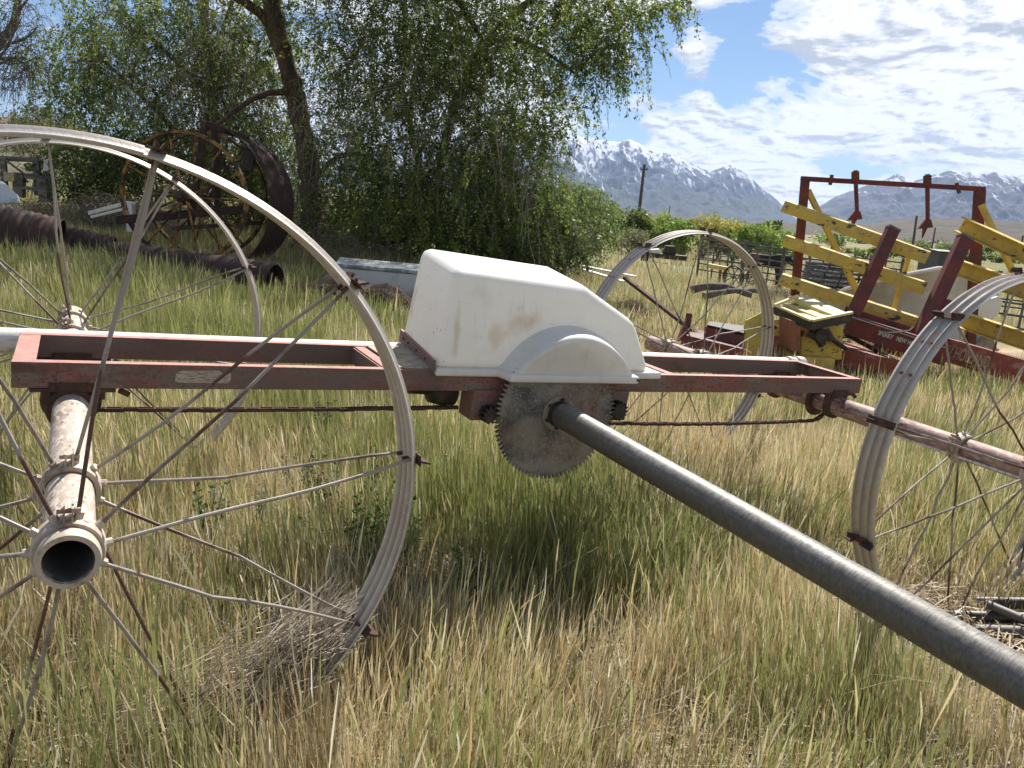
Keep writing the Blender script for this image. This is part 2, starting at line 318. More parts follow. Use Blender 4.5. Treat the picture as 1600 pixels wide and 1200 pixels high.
# ---------------------------------------------------------------- ground, foothills, mountains
def ground_mat():
    m = bpy.data.materials.new('dry meadow soil'); m.use_nodes = True; t = NT(m.node_tree); p = t.n['Principled BSDF']
    g = t.new('ShaderNodeNewGeometry'); v = g.outputs['Position']
    near = t.mix(t.ramp(t.noise(v, 7, 8, .7), [(.35, (0, 0, 0)), (.65, (1, 1, 1))]), (.05, .035, .022), (.17, .13, .08))
    near = t.mix(t.ramp(t.noise(v, 60, 4, .7), [(.45, (0, 0, 0)), (.6, (1, 1, 1))]), near, (.17, .125, .07))
    mid = t.mix(t.ramp(t.noise(v, .25, 6, .7), [(.4, (0, 0, 0)), (.6, (1, 1, 1))]), (.20, .17, .085), (.13, .15, .055))
    far = t.mix(t.ramp(t.noise(v, .006, 5, .6), [(.42, (0, 0, 0)), (.5, (1, 1, 1))]), (.10, .15, .045), (.24, .20, .12))
    ln = t.new('ShaderNodeVectorMath', operation='LENGTH'); t.l.new(v, ln.inputs[0]); dst = ln.outputs['Value']
    c = t.mix(t.ramp(t.math('DIVIDE', dst, 40), [(.2, (0, 0, 0)), (.7, (1, 1, 1))]), near, mid)
    c = t.mix(t.ramp(t.math('DIVIDE', dst, 300), [(.3, (0, 0, 0)), (.8, (1, 1, 1))]), c, far)
    t.l.new(c, p.inputs['Base Color']); p.inputs['Roughness'].default_value = .95; p.inputs['Specular IOR Level'].default_value = .15
    b = t.new('ShaderNodeBump'); b.inputs['Strength'].default_value = .6; b.inputs['Distance'].default_value = .03; t.l.new(t.noise(v, 25, 6, .7), b.inputs['Height']); t.link(b, 0, p, 'Normal')
    return m
rad = np.concatenate([[0], np.geomspace(.4, 12000, 110)]); az = np.linspace(0, 2 * np.pi, 181)[:-1]
RR, AA = np.meshgrid(rad, az, indexing='ij'); X = RR * np.sin(AA); Y = RR * np.cos(AA)
Z = gh(X, Y) + .025 * np.sin(X * 2.3 + 1) * np.sin(Y * 1.9) * np.exp(-RR / 30)
Vv = np.stack([X, Y, Z], -1).reshape(-1, 3); n = len(az)
I = np.arange(len(rad) - 1)[:, None] * n + np.arange(n)[None]; J = np.arange(len(rad) - 1)[:, None] * n + (np.arange(n)[None] + 1) % n
Q = np.stack([I, I + n, J + n, J], -1).reshape(-1, 4)
tag(np_mesh('ground', Vv, Q[:, ::-1], ground_mat(), smooth=True), kind='structure')

def fbm(x, y, oct=6, seed=0, ridged=False):
    r = np.random.default_rng(seed); s = np.zeros_like(x); amp = 1; tot = 0
    for o in range(oct):
        tab = r.random((256, 256)); xi = np.floor(x).astype(int); yi = np.floor(y).astype(int); fx = x - xi; fy = y - yi; fx = fx * fx * (3 - 2 * fx); fy = fy * fy * (3 - 2 * fy)
        a = tab[xi % 256, yi % 256]; b = tab[(xi + 1) % 256, yi % 256]; c = tab[xi % 256, (yi + 1) % 256]; d = tab[(xi + 1) % 256, (yi + 1) % 256]
        v = a * (1 - fx) * (1 - fy) + b * fx * (1 - fy) + c * (1 - fx) * fy + d * fx * fy
        if ridged: v = 1 - abs(2 * v - 1)
        s += amp * v; tot += amp; amp *= .5; x = x * 2.03 + 5.1; y = y * 2.03 + 9.7
    return s / tot
def sky_pts(pts):
    out = []
    for px, py in pts:
        q = at(px, py, 1000) - Vector((0, 0, CAMH)); out.append((math.atan2(q.x, q.y), math.atan2(q.z, math.hypot(q.x, q.y))))
    return np.array(sorted(out))
def massif(name, pts, r0, r1, r2, m, seed, rough, nn=520, mm=150, spur=.30, jag=.02):
    s = sky_pts(pts); az = np.linspace(s[0, 0], s[-1, 0], nn); E = np.interp(az, s[:, 0], s[:, 1])
    rr = np.linspace(0, 1, mm); A, T = np.meshgrid(az, rr, indexing='xy'); r = np.where(T < .8, r0 + (r1 - r0) * T / .8, r1 + (r2 - r1) * (T - .8) / .2)
    Hc = r1 * np.tan(np.interp(A, az, E)); x = r * np.sin(A); y = r * np.cos(A); t = np.clip(T / .8, 0, 1)
    rid = fbm(x / rough + .4 * fbm(x / rough, y / rough, 3, seed + 5), y / (rough * 2.2), 7, seed, True)
    prof = t ** 1.35; fall = np.where(T > .8, 1 - (T - .8) / .2 * .75, 1)
    h = Hc * prof * fall * (1 + spur * (rid - .62) * np.clip((1 - t) * 3.0, 0, 1)) + Hc * spur * .9 * (rid - .55) * np.clip(t * (1 - t) * 3.0, 0, 1)
    h = h + Hc * jag * (fbm(x / rough * 4, y / rough * 4, 5, seed + 1, True) - .6)
    edge = np.clip(np.minimum(A - az[0], az[-1] - A) / (.012), 0, 1)
    z = -3 + h * edge - 2 * (1 - t)
    V = np.stack([x, y, z], -1).reshape(-1, 3); I = (np.arange(mm - 1)[:, None] * nn + np.arange(nn - 1)[None]).ravel()
    return tag(np_mesh(name, V, np.stack([I, I + 1, I + nn + 1, I + nn], -1), m, smooth=True), kind='structure')
def mount_mat(name, zs, ze, bare=(.045, .055, .08), low=(.045, .058, .05)):
    m = bpy.data.materials.new(name); m.use_nodes = True; t = NT(m.node_tree); p = t.n['Principled BSDF']
    g = t.new('ShaderNodeNewGeometry'); v = g.outputs['Position']; s3 = t.new('ShaderNodeSeparateXYZ'); t.l.new(v, s3.inputs[0])
    nz = t.new('ShaderNodeSeparateXYZ'); t.l.new(g.outputs['Normal'], nz.inputs[0])
    hh = t.math('DIVIDE', t.math('SUBTRACT', s3.outputs[2], zs), ze - zs)
    e = t.math('ADD', hh, t.math('MULTIPLY', t.math('SUBTRACT', t.noise(t.mapping(v, (1, .3, .30)), .020, 10, .70), .5), 3.4))
    e = t.math('ADD', e, t.math('MULTIPLY', t.math('SUBTRACT', nz.outputs[0], 0), .55))
    snow = t.ramp(e, [(.62, (0, 0, 0)), (1.0, (.88,) * 3)])
    rock = t.mix(t.ramp(t.noise(v, .006, 7, .65), [(.35, (0, 0, 0)), (.65, (1, 1, 1))]), tuple(c * .6 for c in bare), tuple(c * 1.5 for c in bare))
    rock = t.mix(t.ramp(hh, [(0., (1, 1, 1)), (.35, (0, 0, 0))]), rock, low)
    t.l.new(t.mix(snow, rock, (.66, .69, .75)), p.inputs['Base Color']); p.inputs['Roughness'].default_value = .9; p.inputs['Specular IOR Level'].default_value = .1
    return m
massif('mountains', [(430, 315), (520, 262), (600, 222), (650, 205), (700, 205), (780, 200), (830, 214), (862, 213), (900, 212), (925, 214), (945, 218), (968, 222), (985, 217), (1000, 224), (1012, 232), (1050, 240), (1075, 252), (1096, 262), (1110, 268), (1124, 262), (1142, 257), (1152, 262), (1167, 271), (1182, 285), (1200, 300), (1215, 312), (1226, 325), (1240, 338), (1262, 349)],
       4300, 6500, 7000, mount_mat('left mountain rock and snow', 150, 560), 3, 250, nn=760, mm=190, spur=.42, jag=.035)
massif('mountains', [(1235, 352), (1265, 335), (1283, 320), (1307, 305), (1325, 299), (1346, 292), (1365, 285), (1382, 280), (1396, 273), (1403, 271), (1414, 276), (1427, 281), (1450, 276), (1468, 270), (1482, 265), (1502, 265), (1530, 268), (1545, 270), (1560, 267), (1575, 272), (1600, 278), (1660, 285), (1750, 300), (1850, 310)],
       4300, 6200, 6700, mount_mat('right mountain rock and snow', 60, 500, (.06, .06, .075)), 9, 240, nn=820, mm=190, spur=.42, jag=.035)
def hill_mat(name, c1, c2, sc_=.05):
    m = bpy.data.materials.new(name); m.use_nodes = True; t = NT(m.node_tree); p = t.n['Principled BSDF']
    v = t.new('ShaderNodeNewGeometry').outputs['Position']
    c = t.mix(t.ramp(t.noise(v, sc_, 8, .7), [(.38, (0, 0, 0)), (.62, (1, 1, 1))]), c1, c2)
    c = t.mix(t.ramp(t.noise(t.mapping(v, (1, 1, 6)), sc_ * .25, 6, .65), [(.5, (0, 0, 0)), (.62, (1, 1, 1))]), c, tuple(x * .62 for x in c1))
    t.l.new(c, p.inputs['Base Color']); p.inputs['Roughness'].default_value = .95; p.inputs['Specular IOR Level'].default_value = .1; return m
massif('foothills', [(880, 318), (930, 318), (980, 323), (1040, 331), (1090, 336), (1150, 342), (1210, 344), (1250, 344), (1290, 346), (1330, 348), (1360, 344), (1400, 340), (1440, 337), (1480, 336), (1530, 337), (1600, 343), (1700, 352), (1900, 372)],
       750, 1500, 2400, hill_mat('sagebrush slope', (.13, .105, .08), (.055, .055, .04)), 21, 160, nn=420, mm=80, spur=.22, jag=.03)
massif('hill', [(-700, 60), (-400, 105), (-150, 130), (-40, 140), (20, 145), (70, 150), (130, 165), (200, 190), (300, 215), (420, 240), (560, 265), (700, 290), (820, 320)],
       90, 190, 300, hill_mat('brush covered slope', (.20, .165, .115), (.075, .085, .045), .35), 31, 20, nn=300, mm=80, spur=.25, jag=.05)

# ---------------------------------------------------------------- the wheel line mover
DMW = [[.86899, -.49037, .06624], [.49156, .87083, -.0015], [-.05695, .03384, .9978]]
MW = np.array(DMW)
MC = np.array([.004531, -1.853923, .775734]); MO = np.array([1.77, 1., -.81])
def m2w(x, y, z): return Vector(MW @ (np.array([x, y, z]) - MC) + np.array([0, 0, CAMH]))
mloc = m2w(*MO); mrot = Matrix([list(r) for r in MW])
mover = empty('irrigation_mover', mloc, 'red framed wheel line irrigation mover with a cream fibreglass hood and four tall spoked wheels', 'farm machine')
mover.matrix_world = Matrix.Translation(mloc) @ mrot.to_4x4()
def mm(mb): return mb.off(-MO[0], -MO[1], -MO[2])

def arc_profile():
    P = []
    for i in range(25):
        y = -.055 + .11 * i / 24; P.append((y, .802 + .0065 * math.cos(6 * math.pi * (y / .11 + .5) + math.pi)))
    P[0] = (-.057, .794); P[-1] = (.057, .794)
    return P + [(y * .96, r - .004) for y, r in P[::-1]]
rim = MB().lathe(arc_profile(), (0, 0, 0), (0, 1, 0), 144, closed=True)
wheel0 = rim.build('wheel', M['rim'], None, smooth=True, auto=35)
def on(ang, r, y): return Vector((r * math.cos(ang), y, r * math.sin(ang)))
CL = (-.205, .115)
for j, cy in enumerate(CL):
    h = MB().lathe([(-.024, .0535), (-.024, .064), (-.018, .067), (.018, .067), (.024, .064), (.024, .0535)], (0, cy, 0), (0, 1, 0), 32, closed=True)
    e = h; n_ear = len(e.v)
    for sx in (-.009, .006):
        e.box(sx - .002, sx + .002, cy - .022, cy + .022, .060, .094)
    e.tube([(-.022, cy - .004, .083), (.020, cy - .004, .083)], .0055, 6)
    c43, s43 = math.cos(R(43)), math.sin(R(43)); e.v = e.v[:n_ear] + [(a * c43 + c * s43, b, c * c43 - a * s43) for a, b, c in e.v[n_ear:]]
    for k in range(10):
        a = R(36 * k + 3 * (1 if j else -1)); e.tube([on(a, .064, cy), on(a, .078, cy + (.004 if j == 0 else -.004))], .0095, 8)
    for k in range(5):
        a = R(36 * k + 20); e.tube([on(a, .066, cy - .008), on(a, .0685, cy - .008)], .005, 8)
    e.build('hub', M['hubm'], wheel0, smooth=True)
    for k in range(10):
        a = R(36 * k + 3 * (1 if j else -1)); b = R(36 * k); rn = random.Random(k * 7 + j * 31 + 5)
        p0 = on(a, .066, cy); p1 = on(b, .800, (-.022 if j == 0 else .022)); pts = []
        bend = rn.choice((.004, .006, .010, .016)); ph = rn.uniform(.25, .7); sd_ = rn.choice((-1, 1)); tn = on(b + math.pi / 2, 1, 0)
        for q in range(9):
            t = q / 8; k_ = max(0, 1 - abs(t - ph) / .45); pts.append(p0.lerp(p1, t) + tn * sd_ * bend * k_ * k_ * (3 - 2 * k_) + Vector((0, bend * .5 * k_ * rn.choice((-1, 1)), 0)))
        MB().tube(pts, .0045, 8).build('spoke', M['spoke'], wheel0, smooth=True)
for k in range(10):
    b = R(36 * k); rn = random.Random(k + 90); c = MB(); tn = on(b + math.pi / 2, 1, 0); rd = on(b, 1, 0)
    def P(t, y, r): return rd * (.812 + r) + tn * t + Vector((0, y, 0))
    h1 = rn.uniform(.018, .034)
    c.hexa([P(-.015, -.060, -.001), P(.015, -.060, -.001), P(.015, .060, -.001), P(-.015, .060, -.001), P(-.015, -.060, .003), P(.015, -.060, .003), P(.015, .060, .003), P(-.015, .060, .003)])
    for s0, s1 in ((-.064, -.016), (.016, .064)):
        l = rn.uniform(-.012, .012)
        c.hexa([P(-.003, s0, 0), P(.003, s0, 0), P(.003, s1, 0), P(-.003, s1, 0), P(l - .003, s0 * 1.12, h1), P(l + .003, s0 * 1.12, h1), P(l + .003, s1 * .9, h1 * .8), P(l - .003, s1 * .9, h1 * .8)])
    c.tube([P(0, -.02, -.035), P(0, -.02, .012)], .0055, 6); c.tube([P(0, .02, -.035), P(0, .02, .012)], .0055, 6)
    c.build('cleat', M['rust'], wheel0)
sp = MB().lathe([(y, r + .0035) for y, r in arc_profile()[:25]] + [(y, r + .0005) for y, r in arc_profile()[:25][::-1]], (0, 0, 0), (0, 1, 0), 20, closed=True, a0=0, a1=R(32))
spo = sp.build('splice_plate', M['rim'], wheel0, smooth=True, auto=35)
# orient the splice by measuring where lathe put it
v0 = spo.data.vertices[0].co; a_now = math.atan2(v0.z, v0.x); vl = spo.data.vertices[len(spo.data.vertices) - 1].co; a_end = math.atan2(vl.z, vl.x)
lo = min(a_now, a_end); spo.data.transform(Matrix.Rotation(-(R(38) - lo), 4, 'Y'))
for a in (46, 57):
    for y in (-.019, .019): MB().tube([on(R(a), .795, y), on(R(a), .810, y)], .0055, 6).build('bolt', M['orust'], wheel0)
XR = 3.5335
WH = [(0, 0, 43), (0, 2.042, 61), (XR, -.029, 96), (XR, 2.034, 88)]
for i, (x, y, ph) in enumerate(WH):
    wobj = wheel0 if i == 0 else copy_tree(wheel0)
    wobj.parent = mover; wobj.location = (x - MO[0], y - MO[1], 0 - MO[2]); wobj.rotation_euler = (0, -R(ph), 0)
# (hub ears must stand up: their own wheel rotation keeps them near the top)

def pipe(x, y0, y1, ro, ri, z=0.): return MB().lathe([(y0, ri), (y0, ro), (y1, ro), (y1, ri)], (x, 0, z), (0, 1, 0), 40, closed=True)
ax = mm(pipe(0, -.262, 2.36, .051, .0455)).build('axle', M['axle'], mover, smooth=True)
mm(MB().lathe([(-.268, .046), (-.268, .0565), (-.25, .0585), (-.232, .0565), (-.232, .0515)], (0, 0, 0), (0, 1, 0), 40)).build('end_ring', M['hubm'], ax, smooth=True)
mm(MB().lathe([(-.26, .0453), (2.3, .0453)], (0, 0, 0), (0, 1, 0), 32)).build('pipe_bore', M['bore'], ax, smooth=True)
mm(pipe(XR, -1.6, 2.36, .051, .0455)).build('axle', M['axle_red'], mover, smooth=True)
mm(MB().tube([(XR - .035, .45, -.040), (XR - .050, -.2, -.030), (XR - .05, -1.3, -.026)], .006, 8)).build('rod', M['white_pipe'], mover, smooth=True)

# frame
x0, x1 = -.155, 3.69; zt, zb = .15, .07
fr = MB()
def chan(mb, xa, xb, yw, yf):       # web at yw, flanges reaching to yf
    s = .005 if yf > yw else -.005; a, b = sorted((yw, yw + s)); f0, f1 = sorted((yw + s, yf))
    mb.box(xa, xb, a, b, zb, zt)
    mb.box(xa, xb, f0, f1, zt - .006, zt - .0005); mb.box(xa, xb, f0, f1, zb + .0005, zb + .006)
chan(fr, x0, x1, .77, .808)
mm(fr).build('front_channel', M['red'], mover, bevel=.0016)
fb = MB(); chan(fb, x0, x1, 1.175, 1.213); mm(fb).build('rear_channel', M['red'], mover, bevel=.0016)
for xa, xb in ((x0 + .001, x0 + .062), (x1 - .05, x1 - .001)):
    e = MB(); e.box(xa, xb, .8085, 1.1745, zt - .007, zt - .001)
    web = (xa, xa + .005) if xa < 1 else (xb - .005, xb); e.box(web[0], web[1], .7755, 1.1745, zb + .007, zt - .0075)
    mm(e).build('end_channel', M['red'], mover, bevel=.0015)
for xa in (1.0, 1.36, 2.16, 2.36):
    e = MB(); e.box(xa, xa + .006, .776, 1.1745, zb + .007, zt - .008); e.box(xa + .0065, xa + .05, .809, 1.1745, zt - .0085, zt - .003); mm(e).build('cross_channel', M['red'], mover, bevel=.0015)
mm(MB().box(1.055, 1.30, .786, 1.16, zt + .0008, zt + .006)).build('deck_plate', M['tan'], mover, bevel=.001)
st = MB(); st.prism([(0, 0), (.10, .003), (.165, 0), (.17, .022), (.158, .035), (.145, .028), (.128, .037), (.004, .034)], (.46, .7697, .098), (.46, .7685, .098), up=(0, 0, 1))
st = MB()
outl = [(.29, .098), (.30, .092), (.45, .091), (.46, .10), (.462, .122), (.452, .132), (.438, .120), (.424, .134), (.31, .132), (.291, .124)]
st.add([(a, .7694, b) for a, b in outl] + [(a, .7683, b) for a, b in outl], [tuple(range(10)), tuple(range(10, 20))[::-1]] + [(i, (i + 1) % 10, 10 + (i + 1) % 10, 10 + i) for i in range(10)])
M['decal'] = mat('worn decal', (.42, .38, .32), .8, 0, [((.24, .17, .14), 130, 3, .5, .56, (.25, 1, 2.2)), ((.27, .12, .10), 20, 6, .58, .66, U1)])
mm(st).build('worn_decal', M['decal'], mover)
# axle bearings
for xx in (0, XR):
    for yy in (.79, 1.19):
        b = MB(); b.lathe([(-.02, .052), (-.02, .066), (-.014, .070), (.014, .070), (.02, .066), (.02, .052)], (xx, yy, 0), (0, 1, 0), 32, closed=True)
        b.box(xx - .11, xx + .12, yy - .022, yy + .03, .058, .0685)
        b.box(xx - .06, xx + .06, yy - .026, yy - .0205, .063, .088)
        for q in (-.048, .048): b.tube([(xx + q, yy - .034, .076), (xx + q, yy - .02, .076)], .008, 6)
        b.box(xx - .075, xx - .055, yy - .012, yy + .012, .0, .06); b.box(xx + .055, xx + .075, yy - .012, yy + .012, 0, .06)
        b.tube([(xx + .085, yy, .062), (xx + .085, yy, .030)], .008, 6); b.tube([(xx + .13, yy, .060), (xx + .16, yy, .045)], .01, 6)
        mm(b).build('axle_bearing', M['rust'], mover, bevel=.001)
    mm(MB().lathe([(-.012, .052), (-.012, .082), (-.004, .088), (.004, .088), (.012, .082), (.012, .052)], (xx, .90, 0), (0, 1, 0), 28, closed=True)).build('axle_sprocket', M['rust'], mover, smooth=True)

# drive gear
gx, gy = 1.725, .70; T = 90; prof = []
for k in range(T):
    a = 2 * math.pi * k / T
    for da, r in ((-.34, .266), (-.10, .285), (.10, .285), (.34, .266)):
        aa = a + da * 2 * math.pi / T; prof.append((gx + r * math.cos(aa), r * math.sin(aa)))
g = MB(); n = len(prof)
g.add([(a, gy - .006, b) for a, b in prof] + [(a, gy + .006, b) for a, b in prof], [tuple(range(n)), tuple(range(n, 2 * n))[::-1]] + [(i, (i + 1) % n, n + (i + 1) % n, n + i) for i in range(n)])
gear = mm(g).build('drive_gear', M['gearm'], mover)
g2 = MB(); prof2 = [(gx + .19 + (a - gx) * .62, b * .62 - .02) for a, b in prof]
fl = MB().lathe([(.694, 0), (.686, .078), (.690, .080), (.694, .080)], (gx, 0, 0), (0, 1, 0), 40)
fl = MB().lathe([(.6935, .03), (.6935, .071), (.689, .074), (.684, .071), (.684, .03)], (gx, 0, 0), (0, 1, 0), 40)
flange = mm(fl).build('hub_flange', M['flange'], gear, smooth=True)
for k in range(6):
    a = R(25 + 60 * k); c = (gx + .061 * math.cos(a), .061 * math.sin(a)); mm(MB().tube([(c[0], .684, c[1]), (c[0], .672, c[1])], .0075, 6)).build('bolt', M['dark'], gear)
for pa, pb, pc, pd in ((1.36, 1.60, 1.36, -.045), (1.90, 2.12, 2.114, -.055)):
    pl = MB(); pl.box(pa, pb, .752, .758, pd, .075); pl.box(pc, pc + .006, .7575, .86, pd + .001, .074); mm(pl).build('gearbox_plate', M['red'], mover, bevel=.001)
for cx, cz, rr, TT in ((1.425, -.012, .036, 11), (2.05, .0, .042, 14)):
    pf = []
    for k in range(TT):
        a = 2 * math.pi * k / TT
        for da, r in ((-.3, rr * .74), (-.15, rr), (.15, rr), (.3, rr * .74)):
            aa = a + da * 2 * math.pi / TT; pf.append((cx + r * math.cos(aa), cz + r * math.sin(aa)))
    q = MB(); n = len(pf); q.add([(a, .705, b) for a, b in pf] + [(a, .745, b) for a, b in pf], [tuple(range(n)), tuple(range(n, 2 * n))[::-1]] + [(i, (i + 1) % n, n + (i + 1) % n, n + i) for i in range(n)])
    mm(q).build('pinion', M['dark'], mover)
gb = MB(); gb.lathe([(1.24, .02), (1.25, .05), (1.30, .062), (1.355, .062), (1.36, .03)], (0, .93, .03), (1, 0, 0), 20); gb.lathe([(1.15, .0), (1.16, .03), (1.25, .034)], (0, .93, .045), (1, 0, 0), 16)
mm(gb).build('gearbox', M['dark'], mover, smooth=True)

# drive pipe: leaves the gear towards and past the viewer, drooping a little
dp = MB(); L0 = Vector((gx, .682, 0)); dn = Vector((.004, -1, -.0175)).normalized()
ring = []
for s_, r_ in ((0, .046), (.0, .052), (.13, .052), (.134, .0505), (5.2, .0505), (5.2, .046)): ring.append((s_, r_))
dp.lathe(ring, L0, dn, 48)
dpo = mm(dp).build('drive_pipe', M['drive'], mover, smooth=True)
mm(MB().lathe([(.001, .0524), (.001, .0545), (.028, .0545), (.03, .0524)], L0, dn, 40)).build('pipe_collar', M['dark'], dpo, smooth=True)

# chains
def chain(path, name='chain'):
    mb = MB(); pts = [Vector(p) for p in path]; acc = []; pitch = .034
    for a, b in zip(pts[:-1], pts[1:]):
        n_ = max(1, int((b - a).length / pitch)); acc += [a.lerp(b, i / n_) for i in range(n_)]
    acc.append(pts[-1]); rn = random.Random(3)
    for i, (a, b) in enumerate(zip(acc[:-1], acc[1:])):
        d = (b - a).normalized(); j = Vector((0, 0, rn.uniform(-.0012, .0012))); a = a + j; b = b + j
        off = .010 if i % 2 else .006
        for s_ in (-1, 1): mb.beam(a - d * .004 + Vector((0, s_ * off, 0)), b + d * .004 + Vector((0, s_ * off, 0)), .0035, .013)
        mb.tube([a + Vector((0, -.008, 0)), a + Vector((0, .012, 0))], .0065, 6)
    return mm(mb).build(name, M['rust'], mover)
arcL = [(.0 - .078 * math.sin(R(t)), .90, .01 + .078 * math.cos(R(t))) for t in range(0, 181, 20)]
sag = lambda xa, za, xb, zb_, s_, n_=14: [(xa + (xb - xa) * i / n_, .90, za + (zb_ - za) * i / n_ - s_ * math.sin(math.pi * i / n_)) for i in range(n_ + 1)]
chain(sag(1.05, .088, .0, .088, .012) + arcL[1:-1] + sag(.0, -.068 + .034, 1.37, -.034, .006)[0:])
arcR = [(XR + .10 * math.sin(R(t)), .90, .0 - .02 + .10 * math.cos(R(t))) for t in range(0, 181, 20)]
chain(sag(2.34, .085, XR, .08, .012) + arcR[1:-1] + sag(XR, -.12, 2.10, -.112, .012))

# hood: bevelled body, wheel arch bulge, base flange, end bracket
F_ = [(1.185, .765, .155), (1.245, .805, .535), (1.845, .800, .508), (2.125, .785, .375), (2.245, .772, .155)]
B_ = [(1.255, 1.300, .155), (1.285, 1.262, .575), (1.905, 1.262, .548), (2.165, 1.275, .385), (2.255, 1.290, .155)]
hb = MB(); hb.add(F_ + B_, [(0, 1, 2, 3, 4), (9, 8, 7, 6, 5), (0, 5, 6, 1), (1, 6, 7, 2), (2, 7, 8, 3), (3, 8, 9, 4), (4, 9, 5, 0)])
hood = mm(hb).build('hood', M['hood'], mover, bevel=.042, seg=6)
ar = MB(); arcs = [(.835, .380), (.745, .356), (.700, .343), (.678, .335), (.6755, .322), (.6755, .316), (.6795, .309), (.6795, 0)]
zc = -.02; nA = 40
for (yy, rr) in arcs[:-1]:
    zf = .155; th0 = math.asin(min(1, (zf - zc) / rr))
    ar.v += [(1.782 + rr * math.cos(th0 + (math.pi - 2 * th0) * k / nA), yy, zc + rr * math.sin(th0 + (math.pi - 2 * th0) * k / nA)) for k in range(nA + 1)]
for i in range(len(arcs) - 2):
    for k in range(nA): a = i * (nA + 1) + k; ar.f.append((a, a + 1, a + nA + 2, a + nA + 1))
b0 = (len(arcs) - 2) * (nA + 1); ar.f.append(tuple(range(b0, b0 + nA + 1)))
aro = mm(ar).build('wheel_arch', M['hood'], hood, smooth=True, auto=60)
ol = [(1.19, .750), (1.455, .750), (1.473, .668), (2.095, .668), (2.115, .755), (2.292, .760), (2.292, 1.31), (1.262, 1.31)]
flg = MB(); n = len(ol); flg.add([(a, b, .131) for a, b in ol] + [(a, b, .163) for a, b in ol], [tuple(range(n))[::-1], tuple(range(n, 2 * n))] + [(i, (i + 1) % n, n + (i + 1) % n, n + i) for i in range(n)])
mm(flg).build('hood_flange', M['hood'], hood, bevel=.009, seg=4)
mm(MB().tube([(2.085, .669, .150), (2.085, .660, .150)], .006, 8)).build('bolt', M['rust'], hood)
br = MB(); br.hexa([(1.176, .755, .150), (1.186, .752, .150), (1.262, 1.305, .150), (1.250, 1.308, .150), (1.178, .757, .192), (1.188, .754, .192), (1.262, 1.305, .205), (1.250, 1.308, .205)])
for q in (.2, .45, .7, .85):
    c = Vector((1.178, .757, .172)).lerp(Vector((1.250, 1.308, .18)), q); br.tube([c, c + Vector((-.008, .001, 0))], .007, 6)
mm(br).build('end_bracket', M['red'], hood, bevel=.001)

# aluminium pipe lying across the axles behind the frame
ip = empty('aluminium_pipe', m2w(1.4, 1.3, .05), 'long oxidised white aluminium pipe lying across the axles behind the red frame', 'pipe'); ip.matrix_world = Matrix.Translation(m2w(1.4, 1.3, .05)) @ mrot.to_4x4()
MB().lathe([(-2.7, .040), (-2.7, .046), (2.42, .046), (2.42, .040)], (0, 0, .048), (1, 0, 0), 36, closed=True).build('tube', M['white_pipe'], ip, smooth=True)
MB().lathe([(2.30, .0465), (2.30, .055), (2.33, .055), (2.335, .049), (2.37, .049), (2.375, .056), (2.43, .056), (2.43, .0465)], (0, 0, .048), (1, 0, 0), 36, closed=True).build('coupling_ring', M['galv'], ip, smooth=True)

# ---------------------------------------------------------------- things beyond the mover
class Thing:
    def __init__(s, name, loc, label, cat, group=None):
        s.loc = Vector(loc); s.o = empty(name, s.loc, label, cat, group)
    def part(s, name, mb, m, parent=None, **kw): return rel(mb, s.loc).build(name, m, parent or s.o, **kw)
def gpt(px, py, Y):
    p = at(px, py, Y); p.z = gz(p.x, p.y); return p
def single(name, mb, m, label, cat, group=None, kind=None, loc=None, **kw):
    if loc is None:
        xs = [v[0] for v in mb.v]; ys = [v[1] for v in mb.v]; zs = [v[2] for v in mb.v]; loc = ((min(xs) + max(xs)) / 2, (min(ys) + max(ys)) / 2, min(zs))
    o = rel(mb, loc).build(name, m, **kw); o.location = loc; return tag(o, label, cat, group, kind)

# --- bale wagon
bw = Thing('bale_wagon', gpt(1400, 600, 10.8), 'red and yellow bale wagon with slanted yellow rails and a tall dark red hoop', 'farm wagon')
def B(name, a, b, wd, ht, m, up=(0, 0, 1), bevel=.004, parent=None):
    return bw.part(name, MB().beam(at(*a), at(*b), wd, ht, up), m, parent, bevel=bevel)
side = Vector((1, 0, 0))
B('hoop_post', (1242, 462, 12.0), (1258, 283, 12.0), .10, .11, M['wred'], side); B('hoop_post', (1514, 560, 12.2), (1531, 297, 12.2), .12, .13, M['wred'], side)
B('hoop_bar', (1252, 279, 12.0), (1538, 295.5, 12.2), .07, .07, M['wred'])
for a, b, e in (((1336.5, 266), (1339, 332), (1331, 357)), ((1449, 272), (1449.5, 345), (1441, 372))):
    h = MB(); A, Bq, E = at(*a, 11.93), at(*b, 11.93), at(*e, 11.93)
    h.tube([A, Bq], [.034, .03], 8); h.beam(at(a[0], a[1] + 2, 11.9), at(a[0], a[1] + 18, 11.9), .07, .09, side)
    px = .0098
    h.hexa([Bq + Vector((-.04, .02, .02)), Bq + Vector((.04, .02, .02)), Bq + Vector((.04, -.02, .02)), Bq + Vector((-.04, -.02, .02))] + [Bq + Vector((-.13, .02, -.13)), Bq + Vector((.09, .02, -.09)), Bq + Vector((.09, -.02, -.09)), Bq + Vector((-.13, -.02, -.13))])
    h.tube([Bq + Vector((-.02, 0, -.08)), E], [.04, .008], 6)
    bw.part('bale_hook', h, M['wred'])
for a, b in (((1300, 273), (1297, 289)), ((1494, 285), (1499, 302))): B('hinge_lug', (*a, 11.93), (*b, 11.93), .03, .05, M['wred'], side)
hexp = [(-.075, -.055), (-.03, -.10), (.07, -.10), (.085, -.02), (.05, .075), (-.06, .09)]
def rail(a, b, k=1.0):
    bw.part('rail', MB().prism([(x * k, y * k) for x, y in hexp], at(*a), at(*b)), M['yellow'], bevel=.006)
rail((1225, 321, 11.9), (1450, 402, 10.9), .95); rail((1226, 375, 11.9), (1446, 450, 10.9), .95); rail((1220, 435, 11.9), (1442, 507, 10.9), .95)
